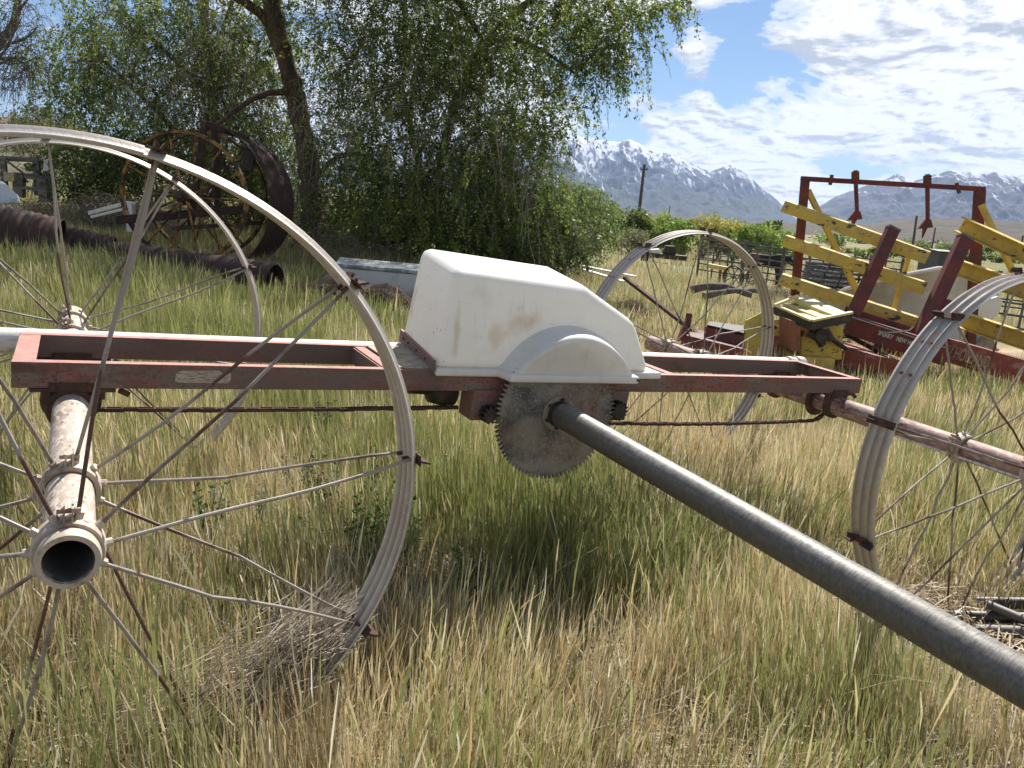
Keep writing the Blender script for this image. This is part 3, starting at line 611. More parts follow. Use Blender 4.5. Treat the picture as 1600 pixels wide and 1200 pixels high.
def chanrail(a, b, th, wd):       # open channel seen from its end
    mb = MB(); p0, p1 = at(*a), at(*b); mb.prism([(-wd, -th), (wd, -th), (wd, -th + .015), (-wd + .02, -th + .015), (-wd + .02, th - .015), (wd, th - .015), (wd, th), (-wd, th)], p0, p1)
    bw.part('rail', mb, M['yellow'])
chanrail((1500, 350, 11.9), (1625, 408, 11.0), .115, .09); chanrail((1491, 416, 11.9), (1625, 462, 11.0), .115, .09); chanrail((1503, 500, 11.7), (1640, 545, 10.8), .12, .08)
for a, b, w_ in (((1262, 297, 12.1), (1335, 447, 11.9), .075), ((1335, 447, 11.9), (1360, 505, 11.8), .06), ((1421, 398, 11.3), (1390, 505, 11.3), .055), ((1533, 320, 12.0), (1583, 425, 11.7), .07), ((1583, 425, 11.7), (1612, 490, 11.5), .055)):
    B('brace', a, b, w_, w_, M['yellow'], side)
for a, b, w_ in (((1395, 358, 11.0), (1333, 492, 10.7), .165), ((1508, 372, 10.9), (1436, 528, 10.4), .19)):
    t_ = B('lift_arm', a, b, w_, .11, M['wred'], (0, 1, 0))
    A = at(*a); dirn = (at(*b) - A).normalized(); bw.part('arm_tip', MB().beam(A - dirn * .02, A + dirn * .012, w_ * 1.06, .125, (0, 1, 0)), M['fence'], t_)
B('chassis_beam', (1318, 489, 10.9), (1480, 541, 10.3), .10, .20, M['wred'])
B('chassis_rail', (1322, 505, 10.6), (1480, 556, 10.1), .20, .26, M['wred'])
B('tread_plate', (1322, 491, 10.62), (1478, 542, 10.12), .26, .012, M['galv'])
B('front_deck', (1300, 535, 10.9), (1450, 580, 10.5), .9, .05, M['wred_top']); B('front_beam', (1180, 530, 10.9), (1425, 582, 9.9), .14, .22, M['wred_top'])
nb = B('side_beam', (1437, 534, 10.6), (1650, 596, 9.8), .12, .31, M['wred_top'])
B('stub_post', (1455, 560, 10.35), (1480, 470, 10.6), .13, .13, M['wred'], side)
B('under_frame', (1310, 575, 11.2), (1640, 640, 10.4), .5, .22, M['wred'], (0, 0, 1)); B('under_frame', (1290, 590, 10.6), (1500, 622, 10.1), .10, .16, M['dark'])
for px, py, Y, r in ((1398, 556, 11.4, .33),):
    c = at(px, py, Y); c.z = gz(c.x, c.y) + r
    ty = bw.part('wheel', MB().lathe([(-.11, r * .62), (-.13, r * .8), (-.10, r * .97), (0, r), (.10, r * .97), (.13, r * .8), (.11, r * .62)], c, (.25, 1, 0), 36, closed=True), M['black'], smooth=True)
    bw.part('rim', MB().lathe([(-.09, 0), (-.05, r * .3), (-.09, r * .58), (-.115, r * .63), (.115, r * .63), (.09, r * .5), (.09, 0)], c, (.25, 1, 0), 28), M['yrust'], ty, smooth=True)
hy = MB(); hy.tube([at(1322, 522, 10.7), at(1392, 560, 10.9)], .035, 8); hy.tube([at(1322, 545, 10.6), at(1372, 575, 10.7)], .03, 8); hy.tube([at(1316, 528, 10.5), at(1350, 522, 10.9), at(1390, 536, 11.2)], .012, 6); bw.part('hydraulic_ram', hy, M['dark'], smooth=True)
bw.part('cable', MB().tube([at(1375, 520, 10.3), at(1400, 519, 10.25), at(1421, 516, 10.2), at(1427, 510, 10.2)], .012, 6), M['galv'], smooth=True)
# yellow pickup table: open tray with a pale top cover
def quad(px): return [at(*p) for p in px]
def slab(pts, th):
    n = len(pts); nrm = (pts[1] - pts[0]).cross(pts[2] - pts[0]).normalized()
    if nrm.z < 0 and abs(nrm.z) > .05: nrm = -nrm
    mb = MB(); mb.add([p - nrm * th for p in pts] + pts, [tuple(range(n))[::-1], tuple(range(n, 2 * n))] + [(i, (i + 1) % n, n + (i + 1) % n, n + i) for i in range(n)]); return mb
bw.part('tray', slab(quad([(1213, 484, 10.9), (1268, 507, 9.7), (1328, 494, 9.9), (1246, 470, 11.0)]), .02), M['yellow'], bevel=.004)
tr = MB(); pts = quad([(1210, 484, 10.9), (1267, 509, 9.7), (1330, 496, 9.9)])
for a, b in ((0, 1), (1, 2)): tr.beam(pts[a], pts[b], .05, .11)
bw.part('tray_edge', tr, M['dark'], bevel=.004)
tr = MB(); up_ = Vector((0, 0, .065)); q4 = quad([(1210, 484, 10.9), (1267, 509, 9.7), (1330, 496, 9.9), (1246, 469, 11.0)])
for a, b in ((0, 1), (1, 2), (0, 3)): tr.beam(q4[a] + up_, q4[b] + up_, .055, .03)
tr.beam(at(1226, 477, 10.9), at(1290, 502, 9.95), .07, .06)
bw.part('tray_lip', tr, M['yellow_pale'], bevel=.004)
bw.part('tray_cover', slab(quad([(1242, 462, 11.2), (1245, 469, 10.9), (1303, 492, 10.0), (1324, 488, 10.1), (1258, 461, 11.3)]), .09), M['yellow_pale'], bevel=.015, seg=3)
bx = MB(); c0 = at(1240, 515, 10.3)
def yb(px0, py0, px1, py1, Y, dp_):
    a, b, c, d = at(px0, py0, Y), at(px1, py0 + 4, Y - .1), at(px1 - 2, py1 + 3, Y - .1), at(px0 + 2, py1, Y); e = Vector((0, dp_, 0))
    return MB().hexa([d, c, c + e, d + e, a, b, b + e, a + e])
bw.part('bale_chamber', yb(1250, 505, 1318, 560, 10.2, .5), M['yellow'], bevel=.02, seg=3); bw.part('chamber_door', yb(1234, 500, 1252, 548, 10.15, .45), M['orust'], bevel=.01)
bw.part('chamber_base', yb(1240, 556, 1306, 577, 10.1, .45), M['yellow'], bevel=.03, seg=3)
gb2 = MB(); gb2.tube([at(1262, 520, 10.1), at(1278, 528, 10.05), at(1285, 540, 10.05)], .05, 8); gb2.tube([at(1290, 515, 10.05), at(1300, 532, 10.0)], .045, 8); gb2.tube([at(1300, 530, 10.0), at(1322, 545, 10.1)], .03, 8); gb2.lathe([(-.05, 0), (-.05, .09), (.05, .09), (.05, 0)], at(1283, 524, 10.05), (0, 1, 0), 16)
bw.part('chain_drive', gb2, M['dark'], smooth=True)
bw.part('shield', slab(quad([(1166, 500, 10.5), (1190, 488, 10.6), (1204, 500, 10.6), (1198, 556, 10.3), (1158, 560, 10.2)]), .04), M['yellow'], bevel=.01)
sh = MB(); sh.prism([(-.17, -.28), (.17, -.28), (.22, 0), (.0, .3), (-.17, .26)], at(1222, 532, 10.7), at(1222, 532, 10.9)); bw.part('shield', sh, M['yellow'], bevel=.01)
ld = MB(); ld.prism([(-.32, -.22), (.20, -.22), (.12, .12), (-.12, .20)], at(1158, 563, 10.1), at(1158, 563, 10.25)); bw.part('shield', ld, M['yellow'], bevel=.01)
bw.part('pickup_housing', MB().hexa(quad([(1060, 562, 10.2), (1165, 575, 9.9), (1168, 548, 10.7), (1075, 535, 11), (1066, 522, 10.25), (1160, 545, 9.95), (1166, 520, 10.8), (1075, 515, 11.05)])), M['wred'], bevel=.01)
bw.part('pickup_cover', MB().hexa(quad([(1103, 530, 10.3), (1160, 541, 10.1), (1165, 528, 10.7), (1110, 520, 10.9), (1102, 510, 10.35), (1160, 524, 10.15), (1164, 513, 10.8), (1108, 505, 11.0)])), M['wred'], bevel=.008)
bw.part('cover_lid', MB().hexa(quad([(1104, 509, 10.35), (1162, 522, 10.15), (1165, 511, 10.8), (1110, 504, 11.0), (1104, 507, 10.35), (1162, 520, 10.15), (1165, 509, 10.8), (1110, 502, 11.0)])), M['dark'])
B('drawbar', (976, 434, 12.6), (1105, 534, 10.4), .07, .05, M['rust']); B('lever', (1072, 522, 10.5), (1077, 489, 10.5), .04, .08, M['wred'], side)
B('divider', (1062, 530, 10.3), (1074, 500, 10.4), .22, .05, M['wred'], side); B('cross_tube', (1072, 548, 10.2), (1180, 566, 10.0), .09, .09, M['wred'])

def text_on(body, a, b, hgt, m, parent, name='lettering', bold=.0, shear=0., ext=.003):
    """lettering laid along a->b in world space, standing up, facing the viewer"""
    cu = bpy.data.curves.new('t', 'FONT'); cu.body = body; cu.size = 1; cu.offset = bold; cu.extrude = ext; cu.shear = shear
    to = bpy.data.objects.new('t', cu); COL.objects.link(to); bpy.context.view_layer.update()
    me = bpy.data.meshes.new_from_object(to.evaluated_get(bpy.context.evaluated_depsgraph_get())); bpy.data.objects.remove(to)
    me.name = name; xs = [v.co.x for v in me.vertices]; wd_ = max(xs) - min(xs); X_ = (b - a); sx = X_.length / wd_; X_ = X_.normalized()
    Zu = Vector((0, 0, 1)); Nn = X_.cross(Zu).normalized(); Up = Nn.cross(X_).normalized() * 1
    if Up.z < 0: Up = -Up
    if Nn.y > 0: Nn = -Nn
    for v in me.vertices: v.co = a + X_ * ((v.co.x - min(xs)) * sx) + Up * (v.co.y * hgt) + Nn * (v.co.z + .002) - (parent.location if parent.parent is None else Vector(parent.parent.location)) 
    o = bpy.data.objects.new(name, me); COL.objects.link(o); me.materials.append(m); o.parent = parent; return o
def face_pts(a, b, dn, wd, ht_frac, t0, t1, ht):
    A, Bq = at(*a), at(*b); d = (Bq - A).normalized(); N_ = d.cross(Vector((0, 0, 1))).normalized(); N_ = N_ if N_.y < 0 else -N_; U_ = N_.cross(d).normalized(); U_ = U_ if U_.z > 0 else -U_
    return A.lerp(Bq, t0) + N_ * (wd / 2 + .001) + U_ * (ht_frac * ht), A.lerp(Bq, t1) + N_ * (wd / 2 + .001) + U_ * (ht_frac * ht)
a_, b_ = face_pts((1322, 505, 10.6), (1480, 556, 10.1), 0, .20, -.02, .32, .80, .26); text_on('SPERRY', a_, a_.lerp(b_, .30), .085, M['letter_white'], bw.o, bold=.01)
text_on('NEW HOLLAND', a_.lerp(b_, .38), b_, .085, M['letter_white'], bw.o, bold=.01)
bpy.data.objects[0]
a_, b_ = face_pts((1437, 534, 10.6), (1650, 596, 9.8), 0, .12, -.26, .13, .53, .31); text_on('NEW HOLLAND', a_, b_, .23, M['letter'], bw.o, bold=.004)

# --- pale curved tank sheet behind the wagon
def curved_sheet():
    t = Thing('tank_section', gpt(1430, 560, 13.6), 'large pale grey curved tank section standing on edge behind the red hoop', 'tank')
    mb = MB(); top = [(1300, 462), (1320, 452), (1350, 444), (1385, 436), (1420, 428), (1466, 419), (1500, 421), (1530, 440), (1555, 462)]
    V_ = []
    for k, (px, py) in enumerate(top):
        u = k / (len(top) - 1); Y = 13.9 - .9 * math.sin(math.pi * u)
        A = at(px, py, Y); Bq = at(px - (8 if k < 3 else 0), 560, Y); Bq = at(min(max(px, 1290), 1550), 565, Y + .05)
        for j in range(7): v = j / 6; p = A.lerp(Bq, v); p.y += .25 * math.sin(math.pi * v); V_.append(p)
    n = len(top); fs = [(k * 7 + j, k * 7 + j + 1, (k + 1) * 7 + j + 1, (k + 1) * 7 + j) for k in range(n - 1) for j in range(6)]
    back = [p + Vector((0, .03, 0)) for p in V_]; o_ = len(V_)
    mb.add(V_ + back, fs + [tuple(i + o_ for i in f)[::-1] for f in fs])
    t.part('shell', mb, M['pale'], smooth=True, auto=60)
    t.part('rolled_edge', MB().tube([at(px, py, 13.9 - .9 * math.sin(math.pi * k / (n - 1))) for k, (px, py) in enumerate(top)], .035, 8), M['white'], smooth=True)
curved_sheet()
def white_shell():
    mb = MB(); pts = [(1500, 498), (1532, 470), (1557, 462), (1564, 470), (1560, 486), (1540, 510), (1512, 530), (1497, 535)]
    mb2 = slab([at(x, y, 12.7 + .1 * i / 8) for i, (x, y) in enumerate(pts)], .06); single('plastic_shell', mb2, M['white'], 'white moulded plastic shell propped behind the right hoop post', 'scrap', bevel=.02, seg=3)
white_shell()

# --- corral
def corral(i, a, b, nrail, hgt, posts, label, group):
    A = at(*a); Bq = at(*b); A.z = gz(A.x, A.y); Bq.z = gz(Bq.x, Bq.y); t = Thing('corral_panel', A, label, 'fence', group); rails = MB()
    for k in range(nrail):
        z = hgt * (.22 + .76 * k / (nrail - 1)); rails.tube([A + Vector((0, 0, z)), Bq + Vector((0, 0, z))], .028, 6)
    t.part('rails', rails, M['fence'])
    for k in range(posts):
        q = A.lerp(Bq, k / (posts - 1)); t.part('post', MB().tube([q, q + Vector((0, 0, hgt + .12))], .05 if k in (0, posts - 1) else .03, 6), M['fence'])
fg = 'steel pipe corral panels'
corral(0, (1088, 438, 30), (1156, 445, 29), 6, 1.5, 4, 'grey pipe corral panel nearest the willow, left of the old spoked wheel', fg)
corral(1, (1157, 446, 28.9), (1216, 455, 28), 6, 1.5, 4, 'grey pipe corral panel beside the black and brown cow', fg)
corral(2, (1217, 456, 28), (1300, 462, 27), 6, 1.5, 5, 'grey pipe corral panel behind the left hoop post', fg)
corral(3, (1301, 463, 27), (1400, 470, 26), 6, 1.5, 5, 'grey pipe corral panel beyond the stacked black panels', fg)
corral(4, (1090, 420, 42), (1330, 440, 40), 5, 1.5, 8, 'long grey corral fence at the far side of the pen', fg)
corral(5, (1548, 500, 19), (1640, 512, 18), 5, 1.5, 3, 'pipe gate at the right edge above the straw heap', fg)
corral(6, (1540, 470, 24), (1640, 478, 23), 6, 1.4, 4, 'stacked grey pipe gates behind the right yellow rails', fg)
sk = Thing('panel_stack', gpt(1340, 465, 24), 'stack of black steel panels lying behind the middle yellow rail', 'panel stack')
for k in range(7):
    A = at(1262 + 4 * k, 458 - k * 7, 24.2 - .1 * k); Bq = at(1410 - 3 * k, 470 - k * 7, 23 - .1 * k)
    m_ = MB()
    for dy in (-.5, -.2, .15, .5): m_.tube([A + Vector((0, dy, 0)), Bq + Vector((0, dy, random.uniform(-.03, .03)))], .022, 6)
    for q in (0, .22, .45, .7, .95): c = A.lerp(Bq, q); m_.tube([c + Vector((0, -.5, 0)), c + Vector((0, .5, 0))], .02, 6); m_.tube([c + Vector((0, -.5, -.02)), c + Vector((0, -.5, .13))], .03, 6)
    sk.part('panel', m_, M['fence'] if k % 2 else M['dark'])
tk = Thing('stock_tank', gpt(1290, 445, 33), 'dark grey tapered tank standing beyond the corral', 'tank'); c = gpt(1290, 440, 33)
tk.part('tank_body', MB().lathe([(0, 1.05), (1.0, .9), (1.05, .85), (1.05, .75), (.2, .75)], c, (0, 0, 1), 28), M['shed'], smooth=True)
tk.part('tank_rim', MB().lathe([(1.0, .92), (1.06, .94), (1.1, .9), (1.06, .84)], c, (0, 0, 1), 28, closed=True), M['fence'], smooth=True)

# cow, standing side on behind the corral rail
def cow():
    c = gpt(1190, 450, 30.5); t = Thing('cow', c, 'black and brown cow standing behind the corral rails', 'cow')
    me = bpy.data.meshes.new('body'); P = [(-.75, 0, 1.15), (-.3, 0, 1.12), (.25, 0, 1.12), (.7, 0, 1.2), (1.0, 0, 1.3), (1.22, 0, 1.12), (1.38, 0, .98)]; rr = [.24, .33, .34, .3, .17, .14, .08]
    E = [(i, i + 1) for i in range(6)]; legs = [(-.7, .16), (-.62, -.16), (.6, .15), (.68, -.15)]
    for k, (lx, ly) in enumerate(legs):
        b = len(P); hind = k < 2; P += [(lx, ly, .9), (lx + (.06 if hind else 0), ly, .62), (lx - (.10 if hind else -.02), ly, .38), (lx - (.04 if hind else 0), ly, .05)]; rr += [.17, .11, .065, .06]; E += [(0 if hind else 3, b), (b, b + 1), (b + 1, b + 2), (b + 2, b + 3)]
    b = len(P); P += [(-1.0, 0, 1.1), (-1.04, 0, .7), (-1.02, 0, .45)]; rr += [.04, .025, .05]; E += [(0, b), (b, b + 1), (b + 1, b + 2)]
    b = len(P); P += [(1.12, .17, 1.33), (1.12, -.17, 1.33)]; rr += [.04, .04]; E += [(4, b), (4, b + 1)]
    me.from_pydata(P, E, []); o = bpy.data.objects.new('body', me); COL.objects.link(o); o.parent = t.o; o.modifiers.new('skin', 'SKIN'); s_ = o.modifiers.new('sub', 'SUBSURF'); s_.levels = s_.render_levels = 2
    if not me.skin_vertices: me.attributes
    for i, v in enumerate(me.skin_vertices[0].data): v.radius = (rr[i], rr[i]); v.use_root = i == 1
    m = bpy.data.materials.new('cow hide patches'); m.use_nodes = True; tt = NT(m.node_tree); tcn = tt.new('ShaderNodeTexCoord')
    sx = tt.new('ShaderNodeSeparateXYZ'); tt.link(tcn, 'Object', sx, 0)
    f = tt.math('ADD', sx.outputs[0], tt.math('MULTIPLY', tt.noise(tcn.outputs['Object'], 3, 2), .5)); tt.l.new(tt.ramp(f, [(.05, (.16, .07, .045)), (.12, (.02, .016, .014))]), tt.n['Principled BSDF'].inputs['Base Color']); tt.n['Principled BSDF'].inputs['Roughness'].default_value = .8
    me.materials.append(m); t.o.rotation_euler = (0, 0, R(-38)); t.o.scale = (.85, .85, .85)
sc_cow = None
def ensure_skin(me):
    pass
try: cow()
except Exception as ex: print('COW', ex)

# old spoked rake wheel standing in the meadow
def spoked(name, c, r, axis, nsp, rimw, rimt, m, mh, label, cat, group=None, two=True, spr=.014):
    t = Thing(name, (c[0], c[1], c[2] - r), label, cat, group)
    t.part('rim', MB().lathe([(-rimw / 2, r - rimt), (-rimw / 2, r), (rimw / 2, r), (rimw / 2, r - rimt)], c, axis, 56, closed=True), m, smooth=True)
    hl = rimw * 1.2; t.part('hub', MB().lathe([(-hl, 0), (-hl, r * .06), (-hl * .6, r * .10), (hl * .6, r * .10), (hl, r * .06), (hl, 0)], c, axis, 20), mh, smooth=True)
    ax_ = Vector(axis).normalized(); u = ax_.cross(Vector((0, 0, 1))).normalized(); v = ax_.cross(u)
    for k in range(nsp):
        a = 2 * math.pi * k / nsp + .1; d = u * math.cos(a) + v * math.sin(a); s_ = (hl * .7 if k % 2 else -hl * .7)
        t.part('spoke', MB().tube([Vector(c) + d * r * .08 + ax_ * s_, Vector(c) + d * (r - rimt * .5)], spr, 6), m if k % 3 else mh, smooth=True)
    return t
c = at(1146, 433, 24.5); spoked('rake_wheel', (c.x, c.y, c.z), .36, (.9, 1, 0), 10, .08, .04, M['dark'], M['dark'], 'small dark spoked wheel standing in the meadow before the corral', 'wheel')
c = at(1170, 441, 25); spoked('rake_wheel', (c.x, c.y, c.z), .28, (.9, 1, .1), 10, .06, .03, M['dark'], M['dark'], 'second smaller dark spoked wheel right of the standing one', 'wheel')
yb_ = MB(); yb_.beam(at(1107, 415, 26), at(1140, 421, 25.5), .15, .14); single('yellow_beam', yb_, M['yellow_pale'], 'pale yellow beam lying before the corral panel', 'beam', bevel=.01)
op = MB(); op.tube([at(1126, 420, 25.8), at(1122, 452, 25.8)], .05, 6); single('rusty_post', op, M['orust'], 'short orange rusty post under the pale yellow beam', 'post')

# dark machine heap far across the meadow
jk = Thing('junk_machine', gpt(1032, 402, 40), 'low dark implement with a white cover beyond the meadow', 'implement')
c = gpt(1032, 402, 40)
jk.part('frame', MB().beam(c + Vector((-1.0, 0, .35)), c + Vector((1.3, 0, .3)), .5, .25).beam(c + Vector((-.9, 0, .9)), c + Vector((-.3, .1, .3)), .1, .1), M['dark'], bevel=.03)
jk.part('cover', MB().lathe([(-.45, 0), (-.4, .14), (.35, .16), (.45, 0)], c + Vector((-.5, -.1, .5)), (1, 0, .1), 14), M['white'], smooth=True)
for dx in (-.85,): jk.part('wheel', MB().lathe([(-.1, .1), (-.12, .3), (0, .34), (.12, .3), (.1, .1)], c + Vector((dx, -.25, .34)), (.2, 1, 0), 22, closed=True), M['black'], smooth=True)
jk.part('cab', MB().prism([(-.35, 0), (.4, 0), (.25, .42), (-.2, .42)], c + Vector((.4, -.1, .45)), c + Vector((.4, .3, .45))), M['dark'], bevel=.03)

# pale boards in the grass left of the far wheel
for i, (a, b, lab) in enumerate((((908, 415, 20.5), (992, 432, 18.6), 'upper pale board lying in the grass left of the far wheel'), ((912, 421, 20), (975, 440, 18.2), 'lower pale board lying in the grass left of the far wheel'))):
    mb = MB(); A, Bq = at(*a), at(*b); A.z = max(A.z, gz(A.x, A.y) + .12); Bq.z = max(Bq.z, gz(Bq.x, Bq.y) + .12); mb.beam(A, Bq, .14, .035); single('board', mb, M['white_pipe'], lab, 'board', 'pale boards lying in the grass', bevel=.003)
# dead logs and stumps
def log(a, b, r, label, bend=.1, m='bark2', n=7):
    A, Bq = at(*a), at(*b); pts = [A.lerp(Bq, i / n) + Vector((0, 0, bend * math.sin(math.pi * i / n) + random.uniform(-.02, .02))) for i in range(n + 1)]
    single('fallen_log', MB().tube(pts, [r * random.uniform(.8, 1.15) * (1 - .4 * i / n) for i in range(n + 1)], 9), M[m], label, 'log', 'dead logs in the meadow', smooth=True)
log((1080, 452, 19.5), (1175, 461, 19.0), .11, 'long grey dead log lying across the meadow behind the far wheel', .14)
log((1100, 462, 18.7), (1188, 455, 19.3), .09, 'forked grey dead branch lying against the long grey log', .05)
log((1110, 449, 20.1), (1150, 455, 19.8), .14, 'dark stubby log lying on top of the grey log', .05)

# utility poles
def pole(a, top, Y, r, label, arm=.0):
    b = at(*a, Y); t_ = at(*top, Y); g_ = gz(b.x, b.y) - .3; d = (t_ - b); b2_ = b + d * ((g_ - b.z) / d.z); th = Thing('utility_pole', (b2_.x, b2_.y, g_), label, 'utility pole', 'wooden utility poles')
    th.part('mast', MB().tube([b2_, t_], [r, r * .75], 10), M['pole'], smooth=True)
    if arm:
        q = t_ - d.normalized() * .5; th.part('cross_arm', MB().beam(q + Vector((-arm, 0, 0)), q + Vector((arm, 0, .02)), .10, .12), M['pole'])
        for s_ in (-arm * .9, 0, arm * .9): th.part('insulator', MB().lathe([(0, .03), (.05, .06), (.12, .05), (.18, .02)], q + Vector((s_, 0, .06)), (0, 0, 1), 8), M['dark'], smooth=True)
pole((995, 362), (1007, 257), 80, .19, 'tallest wooden utility pole, standing above the left shrubs', .35)
pole((1044, 345), (1046.5, 322), 260, .20, 'tiny distant utility pole right of the tallest one', 0)
pole((1425, 392), (1432.5, 337), 130, .22, 'utility pole between the two slanted red lift arms')
pole((1452, 412), (1461.5, 356), 120, .14, 'thinner utility pole just right of the one above the pale tank')
pole((1591, 412), (1598.5, 368), 140, .20, 'utility pole at the right edge of the valley')

# far farmstead
def block(name, px0, px1, pyb, pyt, Y, dpt, m, label, cat, roof=None, win=0):
    a = at(px0, pyb, Y); b = at(px1, pyb, Y); a.z = gz(a.x, a.y) - .2; h = at(px0, pyt, Y).z; t = Thing(name, a, label, cat); e = Vector((0, dpt, 0)); u = Vector((0, 0, h - a.z)); b.z = a.z
    t.part('wall', MB().hexa([a, b, b + e, a + e, a + u, b + u, b + u + e, a + u + e]), m)
    if roof:
        c1 = a + u - Vector((.3, .3, 0)); c2 = b + u + Vector((.3, -.3, 0)); mid = Vector((0, dpt / 2, roof)); e2 = Vector((0, dpt + .6, 0))
        t.part('roof', MB().add([c1, c2, c2 + e2, c1 + e2, c1 + mid, c2 + mid], [(0, 1, 5, 4), (2, 3, 4, 5), (0, 4, 3), (1, 2, 5), (0, 3, 2, 1)]), M['fence'])
    for k in range(win):
        q = a.lerp(b, (k + .5) / win) + Vector((0, -.05, (h - a.z) * .45)); t.part('window', MB().box(q.x - .6, q.x + .6, q.y - .05, q.y, q.z, q.z + (h - a.z) * .3), M['glass'])
    return t
block('camper_trailer', 1226, 1258, 392, 384, 150, 2.6, M['vanw'], 'white camper trailer parked far off behind the left hoop post', 'trailer', win=2)
block('barn', 1424, 1458, 413, 399, 140, 8, M['tan'], 'low tan barn in the valley behind the slanted lift arms', 'barn', roof=1.0, win=2)
block('shed', 1464, 1482, 420, 392, 60, 3, M['shed'], 'dark upright shed standing left of the right lift arm', 'shed', roof=.12)
for i, (px, lab, m_) in enumerate(((1421, 'white pickup parked before the tan barn', 'vanw'), (1438, 'dark blue car parked before the tan barn', 'shed'), (1454, 'white car parked nearest the dark shed', 'vanw'))):
    c = gpt(px, 414, 110); t = Thing('parked_car', c, lab, 'car', 'cars parked before the barn')
    t.part('body', MB().prism([(-2.1, .35), (2.1, .35), (2.15, .85), (1.2, .98), (-1.9, 1.0), (-2.15, .8)], c + Vector((0, -.85, 0)), c + Vector((0, .85, 0))), M[m_], bevel=.08, seg=3)
    t.part('cabin', MB().prism([(-1.2, .98), (.9, .98), (.45, 1.5), (-.8, 1.5)], c + Vector((0, -.75, 0)), c + Vector((0, .75, 0))), M['glass'])
    for dx in (-1.3, 1.3): t.part('wheel', MB().lathe([(-.1, 0), (-.1, .33), (.1, .33), (.1, 0)], c + Vector((dx, -.8, .33)), (0, 1, 0), 16), M['black'])

# straw heap by the right beam
def heap(name, px, py, Y, rx, ry, h, m, label, cat, seed=1, n=26):
    c = gpt(px, py, Y); V_ = []; fs = []
    for i in range(n):
        for k in range(n):
            u, v = i / (n - 1) * 2 - 1, k / (n - 1) * 2 - 1; q = max(0, 1 - (u * u + v * v)); z = h * q ** .8 * (1 + .5 * mnoise.noise(Vector((u * 2.5 + seed, v * 2.5, 0)))) + .05 * mnoise.noise(Vector((u * 9, v * 9, seed)))
            V_.append((c.x + u * rx, c.y + v * ry, c.z + z - .06))
    fs = [(i * n + k, i * n + k + 1, (i + 1) * n + k + 1, (i + 1) * n + k) for i in range(n - 1) for k in range(n - 1)]
    return single(name, MB().add(V_, fs), m, label, cat, smooth=True, auto=180, kind='stuff')
heap('straw_heap', 1590, 566, 13.5, 1.6, 1.4, .55, M['straw'], 'pale straw heap beyond the lettered red beam', 'straw')

# dark pipes lying in the grass at right
for i, (a, b, r, m_, lab) in enumerate((((1527, 941, 3.40), (1660, 944, 3.25), .028, 'dkpipe', 'blackish steel pipe on top of the small pipe pile'), ((1492, 962, 3.30), (1660, 968, 3.15), .026, 'dkpipe', 'dark steel pipe second in the small pipe pile'), ((1545, 945, 3.28), (1640, 985, 3.05), .020, 'fence', 'grey pipe crossing slantwise over the small pipe pile'), ((1522, 985, 3.2), (1660, 990, 3.05), .028, 'fence', 'thick grey pipe at the bottom of the small pipe pile'))):
    A, Bq = at(*a), at(*b); d = (Bq - A).normalized(); mb = MB().lathe([(0, r * .82), (0, r), ((Bq - A).length, r), ((Bq - A).length, r * .82)], A, d, 20, closed=True); single('steel_pipe', mb, M[m_], lab, 'pipe', 'short steel pipes piled in the grass', smooth=True)

# --- left side: culverts
def culvert(a, b, r, label):
    A, Bq = at(*a), at(*b); d = (Bq - A); L_ = d.length; prof = []; n_ = int(L_ / .022)
    for i in range(n_ + 1): s_ = L_ * i / n_; prof.append((s_, r + .012 * math.cos(s_ * 2 * math.pi / .088)))
    prof = prof + [(p, q - .012) for p, q in prof[::-1]]
    mb = MB().lathe(prof, A, d, 40, closed=True); return single('culvert_pipe', mb, M['culvert'], label, 'culvert', 'rusty corrugated culvert pipes', smooth=True, auto=80)
culvert((-190, 322, 10.6), (92, 385, 11.3), .40, 'widest rusty corrugated culvert lying in the grass at the left edge')
culvert((84, 378, 12.0), (176, 398, 12.2), .28, 'short rusty corrugated culvert between the widest and the long one')
culvert((182, 404, 11.6), (430, 439, 10.9), .245, 'long rusty corrugated culvert lying below the yellow spoked wheels')

# --- rusty machine with yellow spoked wheels
im = at(300, 320, 14.0); ig = gz(im.x, im.y)
imp = Thing('rusty_implement', (im.x, im.y, ig), 'old rusty implement with yellow spoked steel wheels and a curved corrugated shield under the elm', 'farm implement')
def iwheel(c, r, axis, m, nsp=14, spr=.02):
    w_ = imp.part('wheel', MB().lathe([(-.05, r - .05), (-.05, r), (.05, r), (.05, r - .05)], c, axis, 60, closed=True), m, smooth=True)
    ax_ = Vector(axis).normalized(); u = ax_.cross(Vector((0, 0, 1))).normalized(); v = ax_.cross(u)
    imp.part('hub', MB().lathe([(-.1, 0), (-.1, .07), (-.05, .11), (.05, .11), (.1, .07), (.1, 0)], c, axis, 20), M['rust'], w_, smooth=True)
    for k in range(nsp):
        a = 2 * math.pi * k / nsp; d = u * math.cos(a) + v * math.sin(a); imp.part('spoke', MB().tube([c + d * .09 + ax_ * (.07 if k % 2 else -.07), c + d * (r - .03)], spr, 6), m, w_)
axis_ = (-.02, -1, 0); c1 = at(288, 308, 13.6); c2 = at(322, 305, 15.0)
iwheel(c1, 1.10, axis_, M['yrust']); iwheel(c2, 1.16, axis_, M['yrust'])
axn = Vector(axis_).normalized()
